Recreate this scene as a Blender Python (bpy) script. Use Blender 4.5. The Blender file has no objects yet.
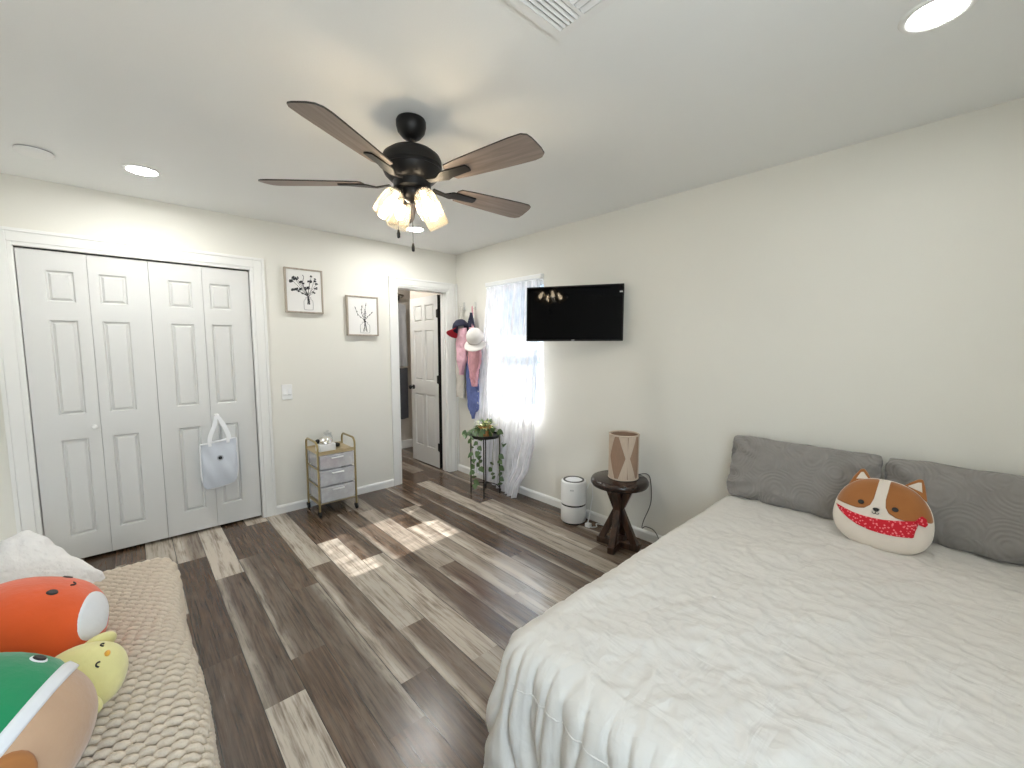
import bpy, bmesh, math, random
from mathutils import Vector, Matrix, noise
PI = math.pi
R = math.radians
random.seed(7)
scene = bpy.context.scene
COL = scene.collection

# ---------------------------------------------------------------- camera
cam_d = bpy.data.cameras.new('camera')
cam = bpy.data.objects.new('camera', cam_d)
COL.objects.link(cam)
cam_d.sensor_fit = 'HORIZONTAL'
cam_d.sensor_width = 36.0
cam_d.lens = 36.0 * 415.0 / 1024.0
cam_d.clip_start = 0.02
cam.location = (-2.7414, -3.8854, 1.43)
cam.rotation_euler = (PI / 2 - 0.0905, 0, -0.7455)
scene.camera = cam

# ---------------------------------------------------------------- world, sun, exposure
vs = scene.view_settings
vs.view_transform = 'Standard'
vs.look = 'None'
vs.gamma = 1.0
vs.use_curve_mapping = False
vs.exposure = 2.1
scene.cycles.use_denoising = True
scene.cycles.max_bounces = 10
scene.cycles.diffuse_bounces = 5
scene.cycles.transparent_max_bounces = 16
scene.cycles.sample_clamp_indirect = 6.0
scene.cycles.caustics_reflective = False
scene.cycles.caustics_refractive = False

world = bpy.data.worlds.new('sky')
scene.world = world
world.use_nodes = True
wn, wl = world.node_tree.nodes, world.node_tree.links
wn.clear()
w_out = wn.new('ShaderNodeOutputWorld')
w_bg = wn.new('ShaderNodeBackground')
w_tc = wn.new('ShaderNodeTexCoord')
w_sep = wn.new('ShaderNodeSeparateXYZ')
w_ramp = wn.new('ShaderNodeValToRGB')
w_ramp.color_ramp.elements[0].position = 0.45
w_ramp.color_ramp.elements[0].color = (1.12, 1.16, 1.16, 1)
w_ramp.color_ramp.elements[1].position = 0.62
w_ramp.color_ramp.elements[1].color = (0.70, 0.86, 1.0, 1)
w_map = wn.new('ShaderNodeMapRange')
w_map.inputs['From Min'].default_value = -1
wl.new(w_tc.outputs['Generated'], w_sep.inputs[0])
wl.new(w_sep.outputs['Z'], w_map.inputs['Value'])
wl.new(w_map.outputs[0], w_ramp.inputs[0])
wl.new(w_ramp.outputs[0], w_bg.inputs['Color'])
w_bg.inputs['Strength'].default_value = 3.0
wl.new(w_bg.outputs[0], w_out.inputs[0])

sun_d = bpy.data.lights.new('sun', 'SUN')
sun_d.energy = 10.5
sun_d.angle = R(0.6)
sun_d.color = (1.0, 0.95, 0.88)
sun = bpy.data.objects.new('sun', sun_d)
COL.objects.link(sun)
sun.rotation_euler = Vector((-1.15, -0.10, -1.0)).to_track_quat('-Z', 'Y').to_euler()

por_d = bpy.data.lights.new('window_portal', 'AREA')
por_d.shape = 'RECTANGLE'
por_d.size, por_d.size_y = 0.8, 1.3
por_d.cycles.is_portal = True
por = bpy.data.objects.new('window_portal', por_d)
COL.objects.link(por)
por.location = (0.16, -0.935, 1.43)
por.rotation_euler = Vector((-1, 0, 0)).to_track_quat('-Z', 'Z').to_euler()

por2_d = por_d.copy()  # portal for the added window behind the camera
por2_d.size, por2_d.size_y = 1.0, 1.25
por2 = bpy.data.objects.new('added_window_portal', por2_d)
COL.objects.link(por2)
por2.location = (-2.75, -4.90, 1.45)
por2.rotation_euler = Vector((0, 1, 0)).to_track_quat('-Z', 'Z').to_euler()

LAMP_W = 61.0      # emission of the recessed lights
REAR_W = 22.0      # the two over the bed and sofa, set dimmer to balance the room light
BULB_W = 20.0      # emission of the fan bulbs


# ---------------------------------------------------------------- materials
def new_mat(name):
    m = bpy.data.materials.new(name)
    m.use_nodes = True
    n = m.node_tree.nodes
    l = m.node_tree.links
    b = n['Principled BSDF']
    return m, n, l, b


def mat(name, col, rough=0.5, metal=0.0, vary=0.06, scale=8.0, bump=0.0, bscale=60.0, stretch=None, spec=0.5, sheen=0.0, emit=None, es=0.0, coat=0.0):
    m, n, l, b = new_mat(name)
    b.inputs['Roughness'].default_value = rough
    b.inputs['Metallic'].default_value = metal
    b.inputs['Specular IOR Level'].default_value = spec
    b.inputs['Sheen Weight'].default_value = sheen
    b.inputs['Coat Weight'].default_value = coat
    tc = n.new('ShaderNodeTexCoord')
    mp = n.new('ShaderNodeMapping')
    l.new(tc.outputs['Object'], mp.inputs[0])
    if stretch:
        mp.inputs['Scale'].default_value = stretch
    nz = n.new('ShaderNodeTexNoise')
    nz.inputs['Scale'].default_value = scale
    nz.inputs['Detail'].default_value = 4
    l.new(mp.outputs[0], nz.inputs['Vector'])
    mx = n.new('ShaderNodeMix')
    mx.data_type = 'RGBA'
    mx.inputs['A'].default_value = tuple(max(0, c * (1 - vary)) for c in col) + (1,)
    mx.inputs['B'].default_value = tuple(min(1, c * (1 + vary)) for c in col) + (1,)
    l.new(nz.outputs['Fac'], mx.inputs['Factor'])
    l.new(mx.outputs['Result'], b.inputs['Base Color'])
    if bump > 0:
        nb = n.new('ShaderNodeTexNoise')
        nb.inputs['Scale'].default_value = bscale
        nb.inputs['Detail'].default_value = 3
        l.new(mp.outputs[0], nb.inputs['Vector'])
        bp = n.new('ShaderNodeBump')
        bp.inputs['Strength'].default_value = bump
        bp.inputs['Distance'].default_value = 0.01
        l.new(nb.outputs['Fac'], bp.inputs['Height'])
        l.new(bp.outputs[0], b.inputs['Normal'])
    if emit:
        b.inputs['Emission Color'].default_value = tuple(emit) + (1,)
        b.inputs['Emission Strength'].default_value = es
    return m


def wood(name, dark, light, axis='Y', rough=0.45, scale=1.0):
    m, n, l, b = new_mat(name)
    b.inputs['Roughness'].default_value = rough
    tc = n.new('ShaderNodeTexCoord')
    mp = n.new('ShaderNodeMapping')
    s = {'X': (2, 30, 30), 'Y': (30, 2, 30), 'Z': (30, 30, 2)}[axis]
    mp.inputs['Scale'].default_value = tuple(v * scale for v in s)
    l.new(tc.outputs['Object'], mp.inputs[0])
    nz = n.new('ShaderNodeTexNoise')
    nz.inputs['Scale'].default_value = 1.6
    nz.inputs['Detail'].default_value = 6
    nz.inputs['Distortion'].default_value = 0.6
    l.new(mp.outputs[0], nz.inputs['Vector'])
    rp = n.new('ShaderNodeValToRGB')
    rp.color_ramp.elements[0].position = 0.32
    rp.color_ramp.elements[0].color = tuple(dark) + (1,)
    rp.color_ramp.elements[1].position = 0.68
    rp.color_ramp.elements[1].color = tuple(light) + (1,)
    l.new(nz.outputs['Fac'], rp.inputs[0])
    l.new(rp.outputs[0], b.inputs['Base Color'])
    bp = n.new('ShaderNodeBump')
    bp.inputs['Strength'].default_value = 0.15
    bp.inputs['Distance'].default_value = 0.004
    l.new(nz.outputs['Fac'], bp.inputs['Height'])
    l.new(bp.outputs[0], b.inputs['Normal'])
    return m


def floor_material():
    m, n, l, b = new_mat('plank_floor')
    uv = n.new('ShaderNodeUVMap')
    uv.uv_map = 'plank_uv'
    at = n.new('ShaderNodeAttribute')
    at.attribute_name = 'plank'
    sp = n.new('ShaderNodeSeparateColor')
    l.new(at.outputs['Color'], sp.inputs[0])
    su = n.new('ShaderNodeSeparateXYZ')
    l.new(uv.outputs[0], su.inputs[0])

    def math_(op, a, bb=None, c=None, clamp=False):
        x = n.new('ShaderNodeMath')
        x.operation = op
        x.use_clamp = clamp
        for i, v in enumerate((a, bb, c)):
            if v is None:
                continue
            if isinstance(v, (int, float)):
                x.inputs[i].default_value = v
            else:
                l.new(v, x.inputs[i])
        return x.outputs[0]
    off = math_('MULTIPLY', sp.outputs[1], 37.0)
    cb = n.new('ShaderNodeCombineXYZ')
    l.new(math_('MULTIPLY', su.outputs[0], 0.152), cb.inputs[0])
    l.new(su.outputs[1], cb.inputs[1])
    l.new(off, cb.inputs[2])

    def nz(scale, det, dist=0.0, sx=1.0, sy=1.0):
        mp = n.new('ShaderNodeMapping')
        mp.inputs['Scale'].default_value = (sx, sy, 1)
        l.new(cb.outputs[0], mp.inputs[0])
        t = n.new('ShaderNodeTexNoise')
        t.inputs['Scale'].default_value = scale
        t.inputs['Detail'].default_value = det
        t.inputs['Roughness'].default_value = 0.62
        t.inputs['Distortion'].default_value = dist
        l.new(mp.outputs[0], t.inputs['Vector'])
        return t.outputs['Fac']
    grain = nz(6.0, 8, 0.35, 16.0, 0.60)
    fine = nz(30.0, 7, 0.15, 12.0, 0.18)
    blot = nz(5.0, 5, 0.5, 4.0, 0.55)
    # brown planks
    ramp = n.new('ShaderNodeValToRGB')
    e = ramp.color_ramp.elements
    e[0].position, e[0].color = 0.36, (0.028, 0.016, 0.010, 1)
    e[1].position, e[1].color = 0.64, (0.135, 0.086, 0.057, 1)
    g2 = math_('ADD', math_('MULTIPLY', grain, 0.65), math_('MULTIPLY', fine, 0.35))
    l.new(g2, ramp.inputs[0])
    # washed planks
    ramp2 = n.new('ShaderNodeValToRGB')
    e = ramp2.color_ramp.elements
    e[0].position, e[0].color = 0.36, (0.19, 0.150, 0.118, 1)
    e[1].position, e[1].color = 0.52, (0.50, 0.445, 0.38, 1)
    l.new(math_('ADD', math_('MULTIPLY', grain, 0.55), math_('MULTIPLY', blot, 0.45)), ramp2.inputs[0])
    # light streak lying along one side of a plank
    d = math_('ABSOLUTE', math_('SUBTRACT', su.outputs[0], sp.outputs[2]))
    streak = math_('SUBTRACT', 1.0, math_('MULTIPLY', d, 3.4), clamp=True)
    streak = math_('MULTIPLY', streak, math_('MULTIPLY', math_('ADD', blot, 0.1), 1.0), clamp=True)
    has = math_('GREATER_THAN', 0.95, sp.outputs[2])
    streak = math_('MULTIPLY', streak, has)
    fac = math_('ADD', sp.outputs[0], math_('MULTIPLY', streak, 0.95), clamp=True)
    fac = math_('ADD', fac, math_('MULTIPLY', math_('SUBTRACT', blot, 0.5), 0.5), clamp=True)
    mx = n.new('ShaderNodeMix')
    mx.data_type = 'RGBA'
    l.new(fac, mx.inputs['Factor'])
    l.new(ramp.outputs[0], mx.inputs['A'])
    l.new(ramp2.outputs[0], mx.inputs['B'])
    # per-plank hue
    hs = n.new('ShaderNodeHueSaturation')
    hs.inputs['Saturation'].default_value = 1.12
    l.new(mx.outputs['Result'], hs.inputs['Color'])
    l.new(math_('ADD', 0.82, math_('MULTIPLY', sp.outputs[1], 0.4)), hs.inputs['Value'])
    # groove
    e1 = math_('MINIMUM', su.outputs[0], math_('SUBTRACT', 1.0, su.outputs[0]))
    gr = math_('LESS_THAN', e1, 0.010)
    mg = n.new('ShaderNodeMix')
    mg.data_type = 'RGBA'
    l.new(gr, mg.inputs['Factor'])
    l.new(hs.outputs[0], mg.inputs['A'])
    mg.inputs['B'].default_value = (0.03, 0.022, 0.018, 1)
    l.new(mg.outputs['Result'], b.inputs['Base Color'])
    b.inputs['Specular IOR Level'].default_value = 0.68
    l.new(math_('ADD', 0.17, math_('MULTIPLY', g2, 0.16)), b.inputs['Roughness'])
    bp = n.new('ShaderNodeBump')
    bp.inputs['Strength'].default_value = 0.12
    bp.inputs['Distance'].default_value = 0.003
    l.new(g2, bp.inputs['Height'])
    l.new(bp.outputs[0], b.inputs['Normal'])
    return m


def sheer_material(name, col, opacity=0.5, edge=0.35):
    m, n, l, b = new_mat(name)
    out = n['Material Output']
    n.remove(b)
    tr = n.new('ShaderNodeBsdfTransparent')
    tl = n.new('ShaderNodeBsdfTranslucent')
    df = n.new('ShaderNodeBsdfDiffuse')
    tl.inputs['Color'].default_value = tuple(col) + (1,)
    df.inputs['Color'].default_value = tuple(col) + (1,)
    m1 = n.new('ShaderNodeMixShader')
    m1.inputs[0].default_value = 0.96
    l.new(tl.outputs[0], m1.inputs[1])
    l.new(df.outputs[0], m1.inputs[2])
    lw = n.new('ShaderNodeLayerWeight')
    lw.inputs['Blend'].default_value = 0.5
    tc = n.new('ShaderNodeTexCoord')
    nz = n.new('ShaderNodeTexNoise')
    nz.inputs['Scale'].default_value = 26
    nz.inputs['Detail'].default_value = 5
    mp = n.new('ShaderNodeMapping')
    mp.inputs['Scale'].default_value = (1.0, 1.3, 0.35)
    l.new(tc.outputs['Object'], mp.inputs[0])
    l.new(mp.outputs[0], nz.inputs['Vector'])
    a = n.new('ShaderNodeMath')
    a.operation = 'MULTIPLY_ADD'
    l.new(lw.outputs['Facing'], a.inputs[0])
    a.inputs[1].default_value = edge
    a.inputs[2].default_value = opacity - 0.2
    c = n.new('ShaderNodeMath')
    c.operation = 'MULTIPLY_ADD'
    c.use_clamp = True
    l.new(nz.outputs['Fac'], c.inputs[0])
    c.inputs[1].default_value = 0.55
    l.new(a.outputs[0], c.inputs[2])
    mm = n.new('ShaderNodeMixShader')
    l.new(c.outputs[0], mm.inputs[0])
    l.new(tr.outputs[0], mm.inputs[1])
    l.new(m1.outputs[0], mm.inputs[2])
    l.new(mm.outputs[0], out.inputs[0])
    return m


def clear_material(name, tint=(1, 1, 1), haze=0.12, gloss=0.10, rough=0.05, hazecol=(0.9, 0.9, 0.92), dif=0.5):
    m, n, l, b = new_mat(name)
    out = n['Material Output']
    n.remove(b)
    tr = n.new('ShaderNodeBsdfTransparent')
    tr.inputs[0].default_value = tuple(tint) + (1,)
    df = n.new('ShaderNodeBsdfTranslucent')
    df.inputs[0].default_value = tuple(hazecol) + (1,)
    d2 = n.new('ShaderNodeBsdfDiffuse')
    d2.inputs[0].default_value = tuple(hazecol) + (1,)
    gl = n.new('ShaderNodeBsdfGlossy')
    gl.inputs['Roughness'].default_value = rough
    m0 = n.new('ShaderNodeMixShader')
    m0.inputs[0].default_value = dif
    l.new(df.outputs[0], m0.inputs[1])
    l.new(d2.outputs[0], m0.inputs[2])
    m1 = n.new('ShaderNodeMixShader')
    tc = n.new('ShaderNodeTexCoord')
    nz = n.new('ShaderNodeTexNoise')
    nz.inputs['Scale'].default_value = 30
    l.new(tc.outputs['Object'], nz.inputs['Vector'])
    mu = n.new('ShaderNodeMath')
    mu.operation = 'MULTIPLY_ADD'
    l.new(nz.outputs['Fac'], mu.inputs[0])
    mu.inputs[1].default_value = haze * 0.5
    mu.inputs[2].default_value = haze * 0.75
    l.new(mu.outputs[0], m1.inputs[0])
    l.new(tr.outputs[0], m1.inputs[1])
    l.new(m0.outputs[0], m1.inputs[2])
    m2 = n.new('ShaderNodeMixShader')
    lw = n.new('ShaderNodeLayerWeight')
    lw.inputs['Blend'].default_value = 0.5
    pw = n.new('ShaderNodeMath')
    pw.operation = 'POWER'
    pw.inputs[1].default_value = 3.5
    l.new(lw.outputs['Facing'], pw.inputs[0])
    fr = n.new('ShaderNodeMath')
    fr.operation = 'MULTIPLY_ADD'
    fr.inputs[1].default_value = 0.55
    fr.inputs[2].default_value = 0.03 + gloss * 0.15
    l.new(pw.outputs[0], fr.inputs[0])
    l.new(fr.outputs[0], m2.inputs[0])
    l.new(m1.outputs[0], m2.inputs[1])
    l.new(gl.outputs[0], m2.inputs[2])
    l.new(m2.outputs[0], out.inputs[0])
    return m


def pintuck_material(name, col):
    """grey pillowcase with stitched concentric circles"""
    m = mat(name, col, 0.85, vary=0.10, scale=14, sheen=0.2)
    n, l = m.node_tree.nodes, m.node_tree.links
    b = n['Principled BSDF']
    tc = n.new('ShaderNodeTexCoord')
    mp = n.new('ShaderNodeMapping')
    mp.inputs['Scale'].default_value = (1, 0.6, 1)
    l.new(tc.outputs['Object'], mp.inputs[0])
    vo = n.new('ShaderNodeTexVoronoi')
    vo.inputs['Scale'].default_value = 6.0
    vo.inputs['Randomness'].default_value = 0.75
    l.new(mp.outputs[0], vo.inputs['Vector'])
    nz = n.new('ShaderNodeTexNoise')
    nz.inputs['Scale'].default_value = 18
    l.new(mp.outputs[0], nz.inputs['Vector'])
    ad = n.new('ShaderNodeMath')
    ad.operation = 'MULTIPLY_ADD'
    ad.inputs[1].default_value = 0.10
    l.new(nz.outputs['Fac'], ad.inputs[0])
    l.new(vo.outputs['Distance'], ad.inputs[2])
    mu = n.new('ShaderNodeMath')
    mu.operation = 'MULTIPLY'
    mu.inputs[1].default_value = 75.0
    l.new(ad.outputs[0], mu.inputs[0])
    sn = n.new('ShaderNodeMath')
    sn.operation = 'SINE'
    l.new(mu.outputs[0], sn.inputs[0])
    bp = n.new('ShaderNodeBump')
    bp.inputs['Strength'].default_value = 0.28
    bp.inputs['Distance'].default_value = 0.004
    l.new(sn.outputs[0], bp.inputs['Height'])
    l.new(bp.outputs[0], b.inputs['Normal'])
    return m


def dotted_material(name, base, dot):
    m = mat(name, base, 0.9, vary=0.05)
    n, l = m.node_tree.nodes, m.node_tree.links
    b = n['Principled BSDF']
    tc = n.new('ShaderNodeTexCoord')
    vo = n.new('ShaderNodeTexVoronoi')
    vo.inputs['Scale'].default_value = 95
    l.new(tc.outputs['Object'], vo.inputs['Vector'])
    lt = n.new('ShaderNodeMath')
    lt.operation = 'LESS_THAN'
    lt.inputs[1].default_value = 0.34
    l.new(vo.outputs['Distance'], lt.inputs[0])
    mx = n.new('ShaderNodeMix')
    mx.data_type = 'RGBA'
    mx.inputs['A'].default_value = tuple(base) + (1,)
    mx.inputs['B'].default_value = tuple(dot) + (1,)
    l.new(lt.outputs[0], mx.inputs['Factor'])
    l.new(mx.outputs['Result'], b.inputs['Base Color'])
    return m


M = {}
M['wall'] = mat('wall_paint', (0.785, 0.77, 0.71), 0.72, vary=0.012, scale=2, bump=0.05, bscale=180)
M['ceil'] = mat('ceiling_paint', (0.85, 0.86, 0.85), 0.85, vary=0.012, scale=2, bump=0.05, bscale=150)
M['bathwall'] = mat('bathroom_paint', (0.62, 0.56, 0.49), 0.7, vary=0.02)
M['trim'] = mat('white_trim_paint', (0.83, 0.83, 0.81), 0.38, vary=0.012)
M['door'] = mat('white_door_paint', (0.705, 0.705, 0.69), 0.42, vary=0.012, bump=0.03, bscale=120)
M['floor'] = floor_material()
M['black'] = mat('matte_black_metal', (0.007, 0.0065, 0.0065), 0.42, vary=0.1, spec=0.3)
M['darkgap'] = mat('dark_recess_shade', (0.05, 0.048, 0.045), 0.9)  # near-black colour standing in for shade inside the closet and vent duct
M['vinyl'] = mat('white_vinyl', (0.85, 0.86, 0.86), 0.35, vary=0.01)
M['glass'] = clear_material('window_glass', (0.96, 0.98, 1.0), haze=0.02, gloss=0.15, rough=0.0)
M['sheer'] = sheer_material('sheer_curtain_cloth', (0.92, 0.92, 0.97), 0.56, 0.52)
M['screen'] = mat('black_screen', (0.0015, 0.0015, 0.002), 0.04, vary=0.02, spec=0.08)
M['tvplastic'] = mat('black_tv_plastic', (0.006, 0.006, 0.007), 0.35, spec=0.2)
M['grey'] = mat('grey_print', (0.35, 0.35, 0.36), 0.5)
M['white'] = mat('white_plastic', (0.84, 0.84, 0.83), 0.3, vary=0.015)
M['whitesticker'] = mat('white_sticker', (0.8, 0.8, 0.8), 0.5)
M['blade'] = wood('grey_brown_blade_wood', (0.20, 0.155, 0.132), (0.31, 0.25, 0.215), 'X', 0.5)
M['bladeedge'] = mat('dark_blade_edge', (0.03, 0.022, 0.018), 0.5)
M['shade'] = clear_material('seeded_glass', (1.0, 0.95, 0.86), haze=0.05, gloss=0.18, rough=0.08, hazecol=(1.0, 0.93, 0.80))
M['bulb'] = mat('lit_bulb', (1, 0.9, 0.75), 0.4, emit=(1.0, 0.90, 0.76), es=BULB_W)
M['lamp'] = mat('lit_diffuser', (1, 1, 1), 0.4, emit=(1.0, 1.0, 0.965), es=LAMP_W)
M['lamp_dim'] = mat('lit_diffuser_dimmed', (1, 1, 1), 0.4, emit=(1.0, 1.0, 0.965), es=REAR_W)
M['frame'] = wood('pale_frame_wood', (0.34, 0.29, 0.235), (0.46, 0.40, 0.33), 'Z', 0.55)
M['canvas'] = mat('white_canvas', (0.80, 0.79, 0.77), 0.8, vary=0.02, bump=0.1, bscale=400)
M['ink'] = mat('black_ink', (0.02, 0.02, 0.022), 0.7)
M['inkgrey'] = mat('grey_ink', (0.22, 0.22, 0.23), 0.7)
M['gold'] = mat('brushed_gold', (0.42, 0.33, 0.16), 0.33, metal=0.85, vary=0.08, scale=30)
M['tray'] = mat('gold_tray', (0.50, 0.40, 0.24), 0.45, metal=0.35, vary=0.05)
M['drawer'] = clear_material('frosted_plastic', (0.97, 0.975, 0.985), haze=0.36, gloss=0.05, rough=0.25, hazecol=(0.97, 0.97, 1.0), dif=0.9)
M['chrome'] = mat('shiny_steel', (0.75, 0.72, 0.68), 0.16, metal=1.0, vary=0.03)
M['clear'] = clear_material('clear_glass', (0.98, 0.99, 1.0), haze=0.06, gloss=0.2, rough=0.02)
M['pinkthing'] = mat('pink_cloth', (0.72, 0.36, 0.42), 0.8, vary=0.2, scale=20)
M['darkthing'] = mat('dark_blue_cloth', (0.03, 0.03, 0.05), 0.8, vary=0.3, scale=20)
M['bag'] = mat('white_bag_canvas', (0.66, 0.70, 0.77), 0.7, vary=0.04, bump=0.1, bscale=50)
M['bagtrim'] = mat('white_bag_trim', (0.88, 0.89, 0.91), 0.6)
M['terracotta'] = wood('orange_pot_clay', (0.40, 0.17, 0.05), (0.55, 0.27, 0.09), 'Z', 0.7)
M['soil'] = mat('dark_soil', (0.05, 0.035, 0.025), 0.95, vary=0.3, scale=50)
M['leaf'] = mat('green_leaf', (0.07, 0.13, 0.04), 0.42, vary=0.35, scale=25)
M['leaflight'] = mat('variegated_leaf', (0.42, 0.45, 0.20), 0.45, vary=0.4, scale=60)
M['vine'] = mat('vine_stem', (0.16, 0.17, 0.06), 0.6)
M['stool'] = wood('dark_walnut', (0.013, 0.007, 0.005), (0.085, 0.040, 0.022), 'Z', 0.32)
M['stooltop'] = wood('dark_walnut_top', (0.008, 0.005, 0.005), (0.045, 0.023, 0.015), 'Y', 0.22, 0.6)
M['rope'] = mat('beige_lamp_string', (0.40, 0.26, 0.18), 0.85, vary=0.18, scale=220, stretch=(1, 1, 0.1), bump=0.3, bscale=260)
M['ropelight'] = mat('pale_lamp_string', (0.66, 0.54, 0.43), 0.85, vary=0.14, scale=220, stretch=(1, 1, 0.1), bump=0.3, bscale=260)
M['cord'] = mat('dark_cord', (0.06, 0.055, 0.05), 0.5)
M['cordgrey'] = mat('pale_cord', (0.62, 0.60, 0.56), 0.5)
M['duvet'] = mat('white_bedding', (0.69, 0.66, 0.615), 0.88, vary=0.02, scale=5, bump=0.22, bscale=16, sheen=0.15)
def wrinkle(m_, sc, strength):
    n, l = m_.node_tree.nodes, m_.node_tree.links
    tc = n.new('ShaderNodeTexCoord')
    prev = None
    for k_, (rot_, st) in enumerate(((0.5, (1, 3.2, 1)), (-0.7, (3.0, 1, 1)))):
        mp = n.new('ShaderNodeMapping')
        mp.inputs['Rotation'].default_value = (0, 0, rot_)
        mp.inputs['Scale'].default_value = st
        l.new(tc.outputs['Object'], mp.inputs[0])
        nz = n.new('ShaderNodeTexNoise')
        nz.inputs['Scale'].default_value = sc
        nz.inputs['Detail'].default_value = 3
        nz.inputs['Distortion'].default_value = 0.8
        l.new(mp.outputs[0], nz.inputs['Vector'])
        s_ = n.new('ShaderNodeMath')
        s_.operation = 'SUBTRACT'
        s_.inputs[1].default_value = 0.5
        l.new(nz.outputs['Fac'], s_.inputs[0])
        a_ = n.new('ShaderNodeMath')
        a_.operation = 'ABSOLUTE'
        l.new(s_.outputs[0], a_.inputs[0])
        bp = n.new('ShaderNodeBump')
        bp.invert = True
        bp.inputs['Strength'].default_value = strength
        bp.inputs['Distance'].default_value = 0.03
        l.new(a_.outputs[0], bp.inputs['Height'])
        if prev:
            l.new(prev.outputs[0], bp.inputs['Normal'])
        prev = bp
    l.new(prev.outputs[0], n['Principled BSDF'].inputs['Normal'])


wrinkle(M['duvet'], 5.0, 0.26)
M['mattress'] = mat('mattress_cloth', (0.72, 0.71, 0.70), 0.85)
M['bedbase'] = mat('dark_bed_base', (0.03, 0.03, 0.032), 0.7)
M['pillow'] = pintuck_material('grey_pintuck_cloth', (0.265, 0.248, 0.235))
M['knit'] = mat('beige_chunky_yarn', (0.67, 0.575, 0.46), 0.9, vary=0.12, scale=45, bump=0.35, bscale=220, sheen=0.2)
M['sofa'] = mat('dark_sofa_and_gap_shade', (0.045, 0.036, 0.03), 0.95)  # sofa cloth, darkened to double as shade between the knit loops
M['shag'] = mat('white_fluffy_cloth', (0.86, 0.85, 0.84), 0.95, vary=0.04, scale=30, bump=0.9, bscale=45, sheen=0.3)


def plush(name, col, vary=0.08):
    return mat(name, col, 0.92, vary=vary, scale=10, bump=0.18, bscale=55, sheen=0.35)


M['orange'] = plush('orange_plush', (0.78, 0.105, 0.016), 0.12)
M['pwhite'] = plush('white_plush', (0.80, 0.80, 0.82))
M['pyellow'] = plush('golden_plush', (0.85, 0.42, 0.05))
M['chick'] = plush('pale_yellow_plush', (0.80, 0.74, 0.33))
M['green'] = plush('green_plush', (0.008, 0.25, 0.095), 0.12)
M['tan'] = plush('tan_plush', (0.55, 0.355, 0.225), 0.10)
M['pbrown'] = plush('brown_plush', (0.40, 0.16, 0.045), 0.2)
M['corgi'] = plush('rust_brown_plush', (0.36, 0.135, 0.034), 0.12)
M['cream'] = plush('cream_plush', (0.78, 0.70, 0.61), 0.05)
M['bandana'] = dotted_material('red_dotted_cloth', (0.62, 0.012, 0.028), (0.85, 0.22, 0.24))
M['red'] = mat('red_cloth', (0.50, 0.015, 0.035), 0.8)
M['eye'] = mat('black_thread', (0.012, 0.010, 0.010), 0.5)
M['pinklight'] = mat('pale_pink_cloth', (0.78, 0.47, 0.55), 0.85, vary=0.12, scale=30)
M['rose'] = mat('rose_cloth', (0.66, 0.34, 0.38), 0.85, vary=0.2, scale=30)
M['denim'] = mat('blue_denim', (0.13, 0.17, 0.40), 0.85, vary=0.25, scale=40)
M['navy'] = mat('navy_cloth', (0.02, 0.022, 0.05), 0.8, vary=0.2)
M['lace'] = mat('cream_lace', (0.66, 0.62, 0.56), 0.9, vary=0.15, scale=80, bump=0.5, bscale=200)
M['capwhite'] = mat('white_cap_cloth', (0.80, 0.76, 0.72), 0.85, vary=0.06, scale=20)
M['bathcloth'] = mat('pale_grey_towel', (0.50, 0.50, 0.51), 0.95, vary=0.12, scale=16, bump=0.4, bscale=120)
M['bathdark'] = mat('dark_grey_towel', (0.085, 0.085, 0.095), 0.95, vary=0.12, scale=16, bump=0.4, bscale=120)
M['ground'] = mat('outdoor_ground', (0.06, 0.065, 0.055), 0.95, vary=0.25, scale=2)
M['siding'] = mat('added_blue_siding', (0.085, 0.105, 0.13), 0.8, vary=0.04)
M['eave'] = mat('added_eave_paint', (0.6, 0.58, 0.54), 0.8)


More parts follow.
